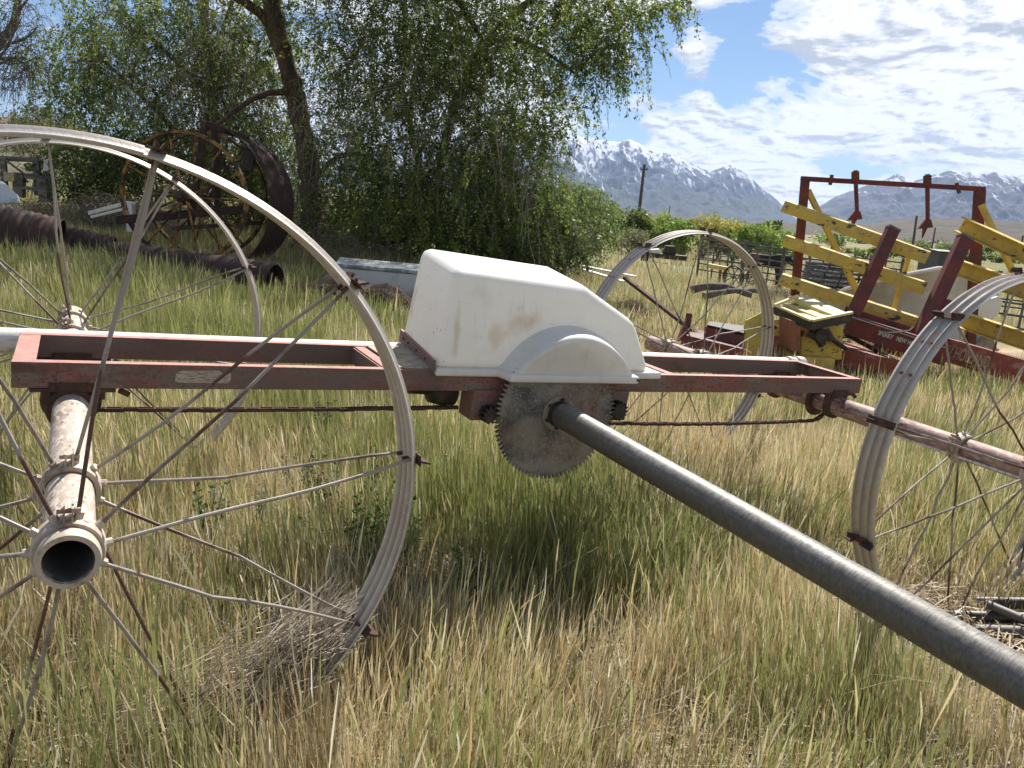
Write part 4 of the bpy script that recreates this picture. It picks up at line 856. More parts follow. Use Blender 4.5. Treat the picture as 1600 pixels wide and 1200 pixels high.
# curved corrugated shield round the right side of the wheels
def shield():
    u = axn.cross(Vector((0, 0, 1))).normalized(); v = Vector((0, 0, 1)); mb = MB(); N_, K_ = 40, 36; V_ = []
    if u.x < 0: u = -u
    cc = at(322, 312, 14.6)
    for i in range(N_ + 1):
        a = R(-52 + 118 * i / N_)
        for k in range(K_ + 1):
            s_ = -.45 + 1.35 * k / K_; r_ = 1.34 + .014 * math.cos(k * 2 * math.pi / 3)
            V_.append(cc + axn * (-s_) + u * (r_ * math.cos(a)) + v * (r_ * math.sin(a)))
    fs = [(i * (K_ + 1) + k, i * (K_ + 1) + k + 1, (i + 1) * (K_ + 1) + k + 1, (i + 1) * (K_ + 1) + k) for i in range(N_) for k in range(K_)]
    mb.add(V_, fs); o = imp.part('curved_shield', mb, M['iron'], smooth=True, auto=180); s2 = o.modifiers.new('th', 'SOLIDIFY'); s2.thickness = .006
shield()
for a, b, w_, m_ in (((320, 190, 14.0), (298, 352, 14.0), .10, 'rust'), ((322, 193, 14.0), (388, 217, 14.6), .10, 'rust'), ((181, 344, 13.4), (394, 326, 14.4), .14, 'rust'), ((268, 357, 13.4), (408, 348, 14.6), .07, 'dark'), ((338, 200, 14.5), (340, 330, 14.5), .09, 'dark'), ((330, 215, 14.3), (372, 300, 14.3), .06, 'dark'), ((350, 245, 14.2), (322, 330, 14.2), .05, 'rust')):
    imp.part('frame_beam', MB().beam(at(*a), at(*b), w_, w_, (0, 1, 0)), M['iron'], bevel=.006)
imp.part('seat_plate', MB().prism([(-.10, -.2), (.10, -.2), (.16, .18), (-.08, .22)], at(386, 250, 14.3), at(386, 250, 14.5)), M['dark'], bevel=.02)
imp.part('axle', MB().tube([c1 + axn * .35, c2 - axn * .35], .045, 10), M['rust'], smooth=True)

# white gutter pieces, board pile, plastic shell, trough
g1 = Thing('gutter_frame', gpt(170, 345, 15.2), 'white metal frame rails leaning beside the yellow spoked wheel', 'scrap metal')
for a, b, w_ in (((140, 333, 15.3), (196, 318, 14.6), .07), ((143, 339, 15.3), (196, 326, 14.6), .05), ((203, 316, 14.5), (206, 362, 14.5), .13), ((196, 316, 14.5), (212, 318, 14.5), .05)): g1.part('rail', MB().beam(at(*a), at(*b), w_, w_, (0, 1, 0)), M['white'], bevel=.005)
wpile = Thing('wood_rack', gpt(40, 310, 20), 'grey weathered wooden rack piled with boards at the left edge', 'rack')
for a, b, w_ in (((-30, 246, 20), (60, 250, 20), .12), ((-10, 247, 20), (0, 310, 20), .12), ((5, 246, 19.9), (8, 300, 20), .14), ((57, 250, 19.8), (60, 305, 20), .16), ((6, 248, 19.9), (38, 272, 19.9), .05), ((30, 270, 19.8), (30, 308, 19.8), .25), ((34, 275, 19.8), (80, 280, 19.8), .12), ((30, 293, 19.7), (72, 296, 19.7), .09), ((66, 280, 19.7), (70, 315, 19.7), .22), ((-30, 272, 20), (76, 275, 20), .10), ((40, 262, 20.3), (58, 266, 20.3), .10), ((76, 283, 19.8), (82, 318, 19.8), .10)):
    wpile.part('plank', MB().beam(at(*a), at(*b), w_, w_ * .6, (0, 1, 0)), M['oldwood'], bevel=.004)
bxm = MB(); a = at(6, 283, 19.6); bxm.box(a.x, a.x + .26, a.y, a.y + .25, a.z, a.z + .22); single('tan_box', bxm, M['tan'], 'small tan box set in the wooden rack', 'box', bevel=.01)
wp = MB(); wp.prism([(-.05, -.15), (.07, -.13), (.08, .15), (.0, .13)], at(70, 258, 19.5), at(70, 258, 19.56)); single('white_panel', wp, M['white'], 'small white panel leaning on top of the wooden rack', 'panel', bevel=.01)
sh_ = MB().add([at(-40, 318, 14.2), at(30, 316, 14.0), at(26, 303, 14.1), at(10, 288, 14.4), at(3, 283, 14.6), at(-40, 280, 14.8)], [(0, 1, 2, 3, 4, 5)])
o_ = single('plastic_shell', sh_, M['trough'], 'pale plastic shell behind the widest culvert at the left edge', 'scrap', loc=tuple(at(0, 318, 14.2))); s2 = o_.modifiers.new('th', 'SOLIDIFY'); s2.thickness = .05
tr_ = Thing('trough', gpt(575, 470, 11.7), 'long pale blue grey metal trough behind the dead weeds', 'trough')
fA, fB = at(520, 414, 11.6), at(690, 429, 11.3); zb_ = gz(fA.x, fA.y) - .05; bA = Vector((fA.x, fA.y, zb_)); bB = Vector((fB.x, fB.y, zb_)); dep = Vector((.1, .75, 0))
inn = MB().hexa([bA, bB, bB + dep, bA + dep, fA, fB, fB + dep, fA + dep]); inn.f.pop(1)
inn.hexa([bA + Vector((.04, .04, .15)), bB + Vector((-.04, .04, .15)), bB + dep + Vector((-.04, -.04, .15)), bA + dep + Vector((.04, -.04, .15))] + [fA + Vector((.04, .04, 0)), fB + Vector((-.04, .04, 0)), fB + dep + Vector((-.04, -.04, 0)), fA + dep + Vector((.04, -.04, 0))]); inn.f.pop(-5)
tr_.part('tank_body', inn, M['trough'])
rimt = MB()
for a, b in ((fA, fB), (fA + dep, fB + dep), (fA, fA + dep), (fB, fB + dep)): rimt.tube([a, b], .035, 10)
rimt.hexa([fA + Vector((.035, .0, -.02)), fB + Vector((-.035, .0, -.02)), fB + Vector((-.035, .3, -.02)), fA + Vector((.035, .3, -.02)), fA + Vector((.035, .0, .015)), fB + Vector((-.035, .0, .015)), fB + Vector((-.035, .3, .10)), fA + Vector((.035, .3, .10))])
tr_.part('rim', rimt, M['trough_top'], smooth=True)

# ---------------------------------------------------------------- vegetation
def col_mix(n, cols, wts):
    c = np.array(cols)[RNG.choice(len(cols), n, p=np.array(wts) / sum(wts))]; return c * RNG.uniform(.75, 1.25, (n, 1)) * RNG.uniform(.93, 1.07, (n, 3))
def unit(v): return v / np.maximum(np.linalg.norm(v, axis=-1, keepdims=True), 1e-9)
def leaf_quads(pos, dirs, size, wr=.5):
    n = len(pos); d = unit(dirs); r = unit(RNG.normal(size=(n, 3))); s = unit(np.cross(d, r)); l = size[:, None]
    nrm = np.cross(d, s)
    V = np.stack([pos, pos + d * l * .45 + s * l * wr * .5 + nrm * l * .06, pos + d * l, pos + d * l * .45 - s * l * wr * .5 + nrm * l * .06], 1)
    return V.reshape(-1, 3), np.arange(n * 4).reshape(-1, 4)
def tube_lines(P, rad, k=3):       # P (S,m,3), rad (S,m)
    S, m, _ = P.shape; T = unit(np.gradient(P, axis=1)); ref = np.where(np.abs(T[..., 2:3]) > .9, [[[1., 0, 0]]], [[[0, 0, 1.]]]); u = unit(np.cross(T, ref)); v = np.cross(T, u)
    a = 2 * np.pi * np.arange(k) / k; V = P[:, :, None] + (u[:, :, None] * np.cos(a)[:, None] + v[:, :, None] * np.sin(a)[:, None]) * rad[:, :, None, None]
    idx = np.arange(S * m * k).reshape(S, m, k); A = idx[:, :-1]; B_ = idx[:, 1:]; Q = np.stack([A, np.roll(A, -1, 2), np.roll(B_, -1, 2), B_], -1).reshape(-1, 4)
    return V.reshape(-1, 3), Q
def strands(blobs, droop=1.0, m=7):
    droop = droop * 1.4
    P = []
    for (px, py, rx, ry, Y, dep, n, L) in blobs:
        a = RNG.uniform(0, 2 * np.pi, n); r = np.sqrt(RNG.uniform(0, 1, n)); Ys = Y + RNG.uniform(-dep, dep, n)
        o = np.array([at(px + rx * r_ * math.cos(a_), py + ry * r_ * math.sin(a_), y_) for r_, a_, y_ in zip(r, a, Ys)])
        lat = unit(RNG.normal(size=(n, 3)) * [1, 1, .35]); pts = [o]; d = unit(lat + [0, 0, .3]); Ls = L * RNG.uniform(.5, 1.3, n)[:, None]
        for j in range(m - 1): pts.append(pts[-1] + d * Ls / (m - 1)); d = unit(d + np.array([0, 0, -.42 * droop]) + RNG.normal(size=(n, 3)) * .16)
        P.append(np.stack(pts, 1))
    return np.concatenate(P)
GREENS = [(.12, .18, .04), (.065, .105, .025), (.22, .29, .06), (.36, .42, .10)]
def foliage(parent, blobs, per, lsize, cols=GREENS, wts=(4, 4, 3, 1.0), droop=1., twr=.006, twig=True, spread=.06, name='crown'):
    if per >= 34: per = int(per * 1.45); lsize *= .86; spread = .035
    blobs = [(a_, b_, c_, d_, e_, f_, int(g_ * 1.0), h_ * 1.2) for a_, b_, c_, d_, e_, f_, g_, h_ in blobs]; lsize *= 1.12
    P = strands(blobs, droop); S, m, _ = P.shape; n = S * per; si = np.repeat(np.arange(S), per); t = RNG.uniform(.08, 1, n) * (m - 1); k = np.minimum(t.astype(int), m - 2); f = (t - k)[:, None]
    pos = P[si, k] * (1 - f) + P[si, k + 1] * f + RNG.normal(size=(n, 3)) * spread; d = unit(P[si, k + 1] - P[si, k]) + RNG.normal(size=(n, 3)) * .9 + [0, 0, -.3]
    V, Q = leaf_quads(pos, d, lsize * RNG.lognormal(-.08, .32, n), .55); c = col_mix(S, cols, wts)[si] * RNG.uniform(.85, 1.15, (n, 1))
    o = np_mesh(name, V - np.array(parent.location), Q, M['leaf'], parent, np.repeat(c, 4, 0))
    if twig:
        V, Q = tube_lines(P, np.linspace(twr, twr * .4, m)[None].repeat(S, 0)); np_mesh('twigs', V - np.array(parent.location), Q, M['twig'], parent)
    return P
def limb(parent, name, pts, r0, r1, m='bark', wob=.04, n=9, sub=5):
    P = [at(*p) for p in pts]; out = []; rr = []
    for i in range(len(P) - 1):
        for j in range(sub):
            t = j / sub; p_1 = P[max(i - 1, 0)]; p2 = P[i + 1]; p3 = P[min(i + 2, len(P) - 1)]; p1_ = P[i]
            q = .5 * ((2 * p1_) + (p2 - p_1) * t + (2 * p_1 - 5 * p1_ + 4 * p2 - p3) * t * t + (3 * p1_ - p_1 - 3 * p2 + p3) * t ** 3)
            out.append(q + Vector([random.uniform(-wob, wob) for _ in range(3)]) * .6)
    out.append(P[-1]); N_ = len(out); rr = [(r0 + (r1 - r0) * i / (N_ - 1)) * random.uniform(.9, 1.12) for i in range(N_)]
    mb = MB().tube(out, rr, n); mb.off(-parent.location.x, -parent.location.y, -parent.location.z); return mb.build(name, M[m], parent, smooth=True, auto=80)

# big elm with the leaning trunk
b = gpt(486, 385, 19.5); elm = empty('elm_tree', b, 'large drooping elm with a thick reddish leaning trunk behind the curved corrugated shield', 'tree', 'elms along the back')
limb(elm, 'trunk', [(488, 392, 19.5), (486, 330, 19.5), (484, 270, 19.4), (474, 205, 19.4), (462, 150, 19.4), (450, 105, 19.3), (436, 55, 19.2), (424, 0, 19.2), (416, -70, 19.2), (430, -160, 19)], .27, .17)
limb(elm, 'branch', [(443, 90, 19.3), (415, 30, 19.2), (378, 2, 19.0), (330, -30, 19)], .15, .07, wob=.02); limb(elm, 'branch', [(468, 145, 19.4), (430, 144, 19), (395, 155, 18.8), (352, 185, 18.5), (338, 195, 18.4)], .08, .04, wob=.02)
limb(elm, 'branch', [(422, -30, 19.2), (520, -110, 18.5), (660, -60, 18), (740, 40, 17.6), (770, 120, 17.5)], .12, .04, wob=.02); limb(elm, 'branch', [(484, 290, 19.4), (520, 250, 19), (560, 240, 18.6), (600, 260, 18.4)], .08, .03, wob=.02)
limb(elm, 'branch', [(430, -160, 19), (560, -150, 18), (700, -90, 17.5), (860, -60, 17), (1000, -30, 17), (1080, 5, 17)], .14, .03, wob=.02)
# lianas and dead twigs hugging the trunk
def wisps(name, blobs, m, rad, parent=None, droop=1., **kw):
    P = strands(blobs, droop); S, mm_, _ = P.shape; org = np.array(parent.location) if parent else P.reshape(-1, 3).mean(0); V, Q = tube_lines(P, np.linspace(rad, rad * .5, mm_)[None].repeat(S, 0)); o = np_mesh(name, V - org, Q, m, parent)
    if not parent: o.location = org
    return o
wisps('dead_twigs', [(470, 200, 18, 90, 19.2, .5, 120, 1.2), (486, 330, 30, 50, 19.2, .6, 200, 1.0)], M['twig'], .009, elm)
wisps('dead_twigs', [(560, 130, 90, 110, 17.5, 1.5, 80, 2.2), (660, 160, 90, 90, 17.2, 1.2, 45, 2.2), (520, 200, 30, 80, 18.8, .6, 60, 1.8)], M['paletwig'], .008, elm, 1.3)
foliage(elm, [(615, 70, 125, 100, 18.6, 1.8, 430, 1.5), (430, 70, 80, 90, 21.2, .8, 170, 1.5), (560, -90, 260, 70, 18.5, 2.5, 300, 1.5), (330, -170, 330, 110, 16, 2.5, 520, 1.6), (650, -230, 300, 110, 17, 2.5, 380, 1.6), (520, -170, 260, 100, 20.5, 2, 520, 1.6), (640, 210, 150, 90, 18.2, 2.0, 430, 1.5), (590, 300, 75, 70, 18.4, 1.4, 190, 1.2), (430, 250, 60, 90, 21, .8, 140, 1.3)], 36, .066)
# second elm: trunk half hidden further right, its branches hang over the meadow
b = gpt(690, 395, 20.5); elm2 = empty('elm_tree', b, 'spreading elm whose leafy branches hang right over the meadow beside the open sky', 'tree', 'elms along the back')
limb(elm2, 'trunk', [(690, 400, 20.5), (684, 330, 20.4), (690, 250, 20.2), (712, 160, 19.8), (745, 90, 19.2), (790, 35, 18.4), (850, -15, 17.8), (900, -60, 17.5)], .13, .07, wob=.02)
limb(elm2, 'branch', [(760, 70, 19), (800, 60, 18), (850, 80, 17.5), (905, 120, 17)], .07, .025, wob=.02); limb(elm2, 'branch', [(690, 250, 20.2), (740, 250, 19.2), (800, 290, 18.4), (850, 350, 17.8)], .08, .03, wob=.02)
limb(elm2, 'branch', [(684, 330, 20.4), (650, 240, 19.8), (636, 170, 19.4), (625, 120, 19.2)], .09, .04, 'bark2', wob=.02)
foliage(elm2, [(740, 60, 100, 90, 18, 1.8, 330, 1.3), (860, 60, 75, 80, 17.4, 1.2, 150, 1.2), (930, 50, 50, 55, 17, .8, 75, 1.2), (955, 8, 120, 20, 17, .8, 110, .7), (780, 240, 80, 70, 18, 1.4, 240, 1.2), (850, 180, 60, 50, 17.6, 1.0, 95, .9), (960, 90, 24, 40, 17, .5, 40, .9), (700, 320, 100, 55, 17.8, 1.4, 330, 1.1), (820, 330, 62, 62, 17.6, 1.2, 270, 1.0), (770, 385, 90, 28, 17.2, 1.0, 170, .6), (650, 370, 90, 30, 17.6, 1.0, 90, .6), (760, -80, 160, 50, 18, 1.6, 150, 1.2)], 36, .064, wts=(4, 3, 4, 1.6))
wisps('dead_twigs', [(700, 150, 90, 90, 18.6, 1.5, 150, 1.5), (800, 250, 70, 80, 18, 1.2, 110, 1.3), (930, 80, 60, 60, 17, .8, 40, 1.2)], M['twig'], .008, elm2)
wisps('dead_twigs', [(720, 230, 70, 70, 17, 1.0, 45, 2.0), (830, 280, 50, 60, 16.8, .8, 25, 1.8)], M['paletwig'], .008, elm2, 1.3)
# left elm group
b = gpt(318, 372, 23); elm3 = empty('elm_tree', b, 'grey stemmed elm with loose light green leaves rising behind the yellow spoked wheels', 'tree', 'elms along the back')
limb(elm3, 'trunk', [(318, 372, 23), (322, 260, 23), (334, 150, 22.8), (322, 60, 22.6), (318, -60, 22.5)], .17, .10, 'bark2', wob=.03); limb(elm3, 'branch', [(330, 150, 22.8), (270, 90, 22.4), (215, 40, 22), (170, -10, 22)], .09, .03, 'bark2', wob=.02)
limb(elm3, 'branch', [(322, 250, 23), (260, 190, 22.4), (190, 120, 22), (130, 70, 22)], .08, .03, 'bark2', wob=.02); limb(elm3, 'branch', [(330, 130, 22.8), (350, 40, 22.4), (380, -40, 22)], .08, .03, 'bark2', wob=.02)
foliage(elm3, [(240, 100, 150, 100, 22, 2.2, 520, 1.5), (130, 110, 70, 80, 22, 1.5, 130, 1.3), (370, 90, 70, 110, 21.8, 1.6, 230, 1.5), (200, -60, 200, 60, 22, 2.2, 140, 1.5), (380, 230, 70, 70, 21.4, 1.5, 200, 1.2), (200, 10, 120, 30, 22, 1.5, 60, 1.2)], 34, .072, wts=(4, 3, 4, 1.6))
wisps('dead_twigs', [(300, 100, 90, 100, 22, 1.5, 260, 1.6), (180, 80, 90, 60, 22, 1.5, 110, 1.4)], M['twig'], .010, elm3)
wisps('dead_twigs', [(350, 90, 60, 100, 20.5, 1, 130, 2.2), (240, 120, 90, 70, 20.5, 1, 90, 2.0)], M['paletwig'], .009, elm3, 1.3)
# bare tree at the left edge
b = gpt(-40, 300, 24); bare = empty('bare_tree', b, 'leafless grey tree arching in from the left edge against the blue sky', 'tree')
limb(bare, 'trunk', [(-60, 310, 24), (-50, 180, 24), (-20, 90, 24), (20, 40, 24), (30, -20, 24)], .22, .08, 'bark2', wob=.02)
for pts in ([(-20, 90, 24), (10, 70, 23.6), (40, 60, 23.3), (60, 40, 23)], [(-40, 150, 24), (0, 100, 23.6), (35, 98, 23.3), (60, 130, 23.1)], [(-20, 95, 24), (20, 90, 23.6), (50, 95, 23.4), (72, 120, 23.3)], [(20, 40, 24), (35, 10, 23.6), (60, -20, 23.4)], [(-45, 120, 24), (0, 88, 23.5), (18, 60, 23.3), (32, 30, 23.2)]): limb(bare, 'branch', pts, .06, .015, 'bark2', wob=.02, n=6)
wisps('twigs', [(40, 100, 32, 28, 23.3, .5, 170, 1.1), (25, 40, 40, 40, 23.4, .6, 150, .9), (10, 125, 30, 20, 23.3, .5, 60, .8)], M['bark2'], .011, bare)

def bush(px, py, rx, ry, Y, dep, n, L, label, cols=GREENS, wts=(4, 4, 3, 1), ls=.07, per=30, group='bushes below the elms', droop=.5):
    b = gpt(px, py + ry, Y); t = empty('bush', b, label, 'bush', group)
    mb = MB(); c = at(px, py, Y)
    for k in range(6): mb.tube([b + Vector((random.uniform(-.3, .3), random.uniform(-.3, .3), 0)), b.lerp(c, .6) + Vector((random.uniform(-.6, .6), random.uniform(-.4, .4), 0)), c + Vector((random.uniform(-1, 1), random.uniform(-.5, .5), .4))], [.04, .03, .012], 6)
    mb.off(-b.x, -b.y, -b.z).build('stem', M['bark2'], t)
    foliage(t, [(px, py, rx, ry, Y, dep, n, L)], per, ls, cols, wts, droop)
bush(150, 265, 75, 50, 21, 1.5, 330, .9, 'dark green bush right of the grey wooden rack', wts=(4, 6, 1, .3)); bush(240, 250, 90, 60, 22, 1.5, 380, .9, 'dark green bush behind the left yellow spoked wheel', wts=(4, 6, 1, .3))
bush(60, 205, 70, 38, 30, 2.5, 260, .9, 'dull olive bush on the slope above the wooden rack', cols=[(.10, .10, .05), (.07, .08, .035), (.15, .14, .08)], wts=(1, 1, 1)); bush(400, 300, 70, 60, 21, 1.2, 260, .9, 'dark green bush left of the leaning elm trunk', wts=(4, 6, 1, .3))
bush(545, 345, 60, 45, 20, 1.2, 170, .8, 'thin shaded bush just right of the leaning elm trunk', wts=(4, 5, 1, .3))
bush(905, 345, 42, 52, 24, 1.4, 420, .9, 'feathery light green willow bush where the elm meets the mountain', cols=[(.17, .24, .06), (.11, .17, .045), (.24, .30, .09)], wts=(3, 3, 2), ls=.075)
bush(868, 372, 40, 40, 18.5, 1.0, 260, .8, 'grey green bush standing above the cream hood', cols=[(.10, .14, .045), (.16, .19, .08), (.07, .10, .03)], wts=(3, 2, 2)); bush(820, 400, 40, 22, 17, .8, 150, .5, 'low grey green bush behind the top of the cream hood', cols=[(.10, .14, .045), (.18, .19, .09), (.07, .10, .03)], wts=(3, 2, 2))
bush(985, 372, 26, 14, 45, 1.5, 60, 1.0, 'pale dry bush at the foot of the tallest utility pole', cols=[(.22, .20, .10), (.15, .17, .07)], wts=(1, 1), ls=.12)

def shrub(px, base, top, rxp, Y, label, cols, n=2400, ls=.15, group='shrubs across the meadow', name='shrub', stem=True):
    b = gpt(px, base, Y); h = (at(px, top, Y).z - b.z) * 1.12; rx = rxp * Y / FPX * (1.35 if Y < 70 else 1.1); t = empty(name, b, label, name.replace('_', ' '), group)
    k = 14; cen = np.stack([RNG.uniform(-.65, .65, k) * rx, RNG.uniform(-.6, .6, k) * rx, RNG.uniform(.25, .80, k) * h], 1); cr = RNG.uniform(.25, .5, k) * min(rx, h * .6); cr = np.minimum(cr, h - cen[:, 2])
    ci = RNG.integers(0, k, n); d = unit(RNG.normal(size=(n, 3))); pos = cen[ci] + d * (cr[ci] * RNG.uniform(.3, 1.1, n) ** .6)[:, None]; pos[:, 2] = np.clip(pos[:, 2], .05, None)
    V, Q = leaf_quads(pos, d + RNG.normal(size=(n, 3)) * .7, ls * RNG.uniform(.6, 1.4, n), .7); cc = col_mix(k, cols, [1] * len(cols))[ci] * RNG.uniform(.7, 1.3, (n, 1))
    np_mesh('crown', V, Q, M['leaf'], t, np.repeat(cc, 4, 0))
    if stem:
        mb = MB()
        for j in range(5): c = cen[j]; mb.tube([(random.uniform(-.15, .15), random.uniform(-.1, .1), 0), tuple(c * [.5, .5, .5]), tuple(c)], [.07, .05, .02], 5)
        mb.build('trunk', M['bark2'], t)
    return t
G1 = [(.14, .19, .045), (.09, .14, .03), (.18, .22, .05)]; G2 = [(.34, .32, .06), (.24, .27, .06), (.42, .36, .08)]; G3 = [(.19, .28, .06), (.26, .34, .08)]
SH = [(935, 382, 318, 24, 52, 'tall dark green shrub left of the tallest utility pole', G1), (965, 384, 320, 24, 50, 'dark green shrub touching the tallest utility pole', G1), (992, 384, 330, 20, 50, 'olive shrub behind the tallest utility pole', G1), (1018, 386, 334, 22, 50, 'mid green shrub right of the tallest utility pole', G3),
      (1045, 390, 338, 22, 49, 'bright green shrub above the top of the far wheel', G3), (1070, 392, 342, 22, 48, 'fresh green shrub at the far wheel rim', G3), (1098, 390, 336, 22, 52, 'yellow green shrub left of the tallest yellow one', G2), (1122, 394, 337, 24, 52, 'tallest yellow shrub in the row', G2),
      (1145, 396, 345, 20, 50, 'yellow green shrub above the pipe corral', G2), (1166, 398, 352, 20, 48, 'green shrub above the corral post', G3), (1186, 396, 344, 12, 60, 'round dark shrub set back in the row', G1), (1205, 402, 354, 22, 48, 'low green shrub left of the round shrub', G3), (1206, 380, 345, 14, 78, 'round green shrub standing on the skyline left of the hoop', G1),
      (1228, 402, 362, 16, 55, 'last green shrub of the row beside the hoop post', G3), (1300, 396, 366, 20, 120, 'shrub far off between the two upper yellow rails', G1), (1350, 412, 386, 34, 95, 'wide green shrub behind the middle yellow rail', G3), (1385, 412, 384, 24, 100, 'green shrub behind the left lift arm', G1), (1412, 410, 388, 20, 110, 'green shrub left of the tan barn', G3),
      (1512, 416, 395, 22, 110, 'green shrub just left of the right hoop post', G1), (1543, 398, 375, 7, 170, 'slim dark poplar right of the right hoop post', G1), (1560, 416, 398, 26, 120, 'wide green shrub under the slim poplar', G1), (1590, 414, 396, 20, 125, 'green shrub at the right edge of the valley', G1), (1480, 396, 380, 12, 170, 'small round shrub left of the right hoop post', G1)]
for s_ in SH: shrub(*s_[:5], s_[5], s_[6], n=2400 if s_[4] < 70 else 900, ls=.15 if s_[4] < 70 else .28)
VT = [(random.uniform(930, 1640), random.uniform(190, 420)) for _ in range(44)]
k = 44; pos = []; cc = []
for px, Y in VT:
    c = gpt(px, 400, Y); r = random.uniform(2.5, 5); n_ = 160; d = RNG.normal(size=(n_, 3)) * [r * .55, r * .4, r * .3]; d[:, 2] = abs(d[:, 2]); pos.append(np.array(c) + d); cc.append(np.tile(col_mix(1, G1 + G3, [1] * 5), (n_, 1)) * RNG.uniform(.7, 1.3, (n_, 1)))
pos = np.concatenate(pos); cc = np.concatenate(cc); V, Q = leaf_quads(pos, RNG.normal(size=pos.shape), RNG.uniform(.5, 1.1, len(pos)), .8)
tag(np_mesh('distant_brush', V, Q, M['leaf'], None, np.repeat(cc, 4, 0)), 'far off green brush scattered over the valley floor', 'brush', kind='stuff')

# dead brush and tumbleweeds
heap('dead_weed_mound', 545, 474, 10.9, 1.05, .45, .36, M['tumble'], 'low brown mound of matted dead weeds in front of the pale trough', 'dead weeds', 4, 44)
def heapwisps(name, label, cat, blobs, m, rad, droop):
    o = wisps(name, blobs, m, rad, None, droop); return tag(o, label, cat, kind='stuff')
heapwisps('dead_weeds', 'brown mat of dead weeds in front of the pale trough', 'dead weeds', [(500, 458, 50, 14, 10.9, .4, 1100, .3), (590, 474, 50, 14, 10.6, .4, 1000, .3), (540, 466, 60, 12, 10.8, .4, 900, .3)], M['tumble'], .006, .5)
heapwisps('dead_branches', 'tangle of bleached dead branches at the foot of the leaning elm', 'dead branches', [(480, 380, 60, 35, 18.2, .9, 260, .9), (600, 385, 70, 22, 17.4, .8, 140, .8), (560, 395, 70, 16, 16.5, .8, 120, .7)], M['deadtwig'], .009, .9)
heapwisps('dead_branches', 'heap of grey dead branches behind the white frame rails', 'dead branches', [(170, 330, 70, 22, 17.5, 1, 330, .8), (250, 335, 50, 18, 17, 1, 140, .8), (60, 322, 30, 10, 18, .8, 70, .6)], M['deadtwig'], .008, .7)
heapwisps('dead_weeds', 'small dark heap of dead weeds in the grass right of the hood', 'dead weeds', [(985, 480, 22, 10, 13.0, .3, 240, .3), (1005, 490, 12, 7, 12.6, .3, 110, .25)], M['tumble'], .004, .5)
heapwisps('dead_weeds', 'grey pile of dead weeds in front of the corral beside the hoop post', 'dead weeds', [(1215, 465, 22, 9, 22, .6, 260, .6), (1270, 470, 30, 9, 21, .6, 220, .6)], M['deadtwig'], .007, .5)
# dead grass packed against the near wheel
S = 5200; an = np.radians(RNG.uniform(-76, -36, S)); rr = .772 - RNG.exponential(.034, S); yy = np.maximum(RNG.normal(.045, .045, S), -.045); base = np.stack([rr * np.cos(an), yy, rr * np.sin(an)], 1)
tg = np.stack([np.sin(an), 0 * an, -np.cos(an)], 1); d = unit(tg * RNG.choice([-1, 1], S, p=[.35, .65])[:, None] + RNG.normal(size=(S, 3)) * [.28, .30, .28]); L = RNG.uniform(.06, .20, S)[:, None]
P = np.stack([base + d * L * t + np.array([0, 0, -.10]) * (L * t) ** 2 + RNG.normal(size=(S, 3)) * .004 for t in (0, .35, .7, 1.)], 1)
V, Q = tube_lines(P, np.tile([.0018, .0016, .0013, .0007], (S, 1))); V = (V - MC) @ MW.T + [0, 0, CAMH]; og = V.mean(0)
o = np_mesh('dead_grass_wad', V - og, Q, mat('bleached dead grass', (.56, .49, .39), .9, 0, [((.22, .17, .13), 30, 3, .5, .65, U1)])); o.location = og; tag(o, 'wad of bleached dead grass packed inside the rim of the near left wheel', 'dead grass', kind='stuff')

# ---------------------------------------------------------------- grass
gn = np.random.default_rng(99)
class VN:
    def __init__(s, seed): s.t = np.random.default_rng(seed).random((128, 128))
    def __call__(s, x, y, f):
        x = x * f + 50; y = y * f + 50; xi = np.floor(x).astype(int); yi = np.floor(y).astype(int); fx = x - xi; fy = y - yi; fx = fx * fx * (3 - 2 * fx); fy = fy * fy * (3 - 2 * fy); t = s.t
        return (t[xi % 128, yi % 128] * (1 - fx) + t[(xi + 1) % 128, yi % 128] * fx) * (1 - fy) + (t[xi % 128, (yi + 1) % 128] * (1 - fx) + t[(xi + 1) % 128, (yi + 1) % 128] * fx) * fy
nA, nB, nC = VN(1), VN(2), VN(3)
GR = np.array([(.26, .30, .10), (.17, .22, .065), (.36, .39, .15)]); ST = np.array([(.62, .52, .29), (.68, .60, .39), (.50, .36, .18), (.80, .74, .58)])
def low(x, y):      # trampled, shorter grass beside the things lying in it
    f = np.ones_like(x)
    for a, b, w_, k_ in LOW:
        a = np.array(a); b = np.array(b); ab = b - a; t = np.clip(((x - a[0]) * ab[0] + (y - a[1]) * ab[1]) / (ab @ ab), 0, 1); d = np.hypot(x - a[0] - ab[0] * t, y - a[1] - ab[1] * t); f = np.minimum(f, k_ + (1 - k_) * np.clip(d / w_ - .35, 0, 1))
    return f
def xy(px, py, Y): p = at(px, py, Y); return (p.x, p.y)
LOW = [(xy(-190, 400, 10.2), xy(90, 420, 10.8), 1.2, .95), (xy(90, 420, 11.2), xy(430, 450, 10.6), 1.0, .85), (xy(450, 465, 10.6), xy(690, 475, 10.5), 1.1, .3), (xy(1060, 570, 9.8), xy(1320, 590, 9.6), .9, .55), (xy(160, 370, 13), xy(420, 380, 13.3), 1.6, .35), (xy(0, 310, 17), xy(90, 320, 17), 3, .4), (xy(1090, 440, 29), xy(1400, 460, 26), 3, .5), (xy(1090, 455, 18), xy(1180, 460, 18), 1, .4), (xy(1480, 1000, 3.05), xy(1660, 1010, 2.9), .6, .2)]
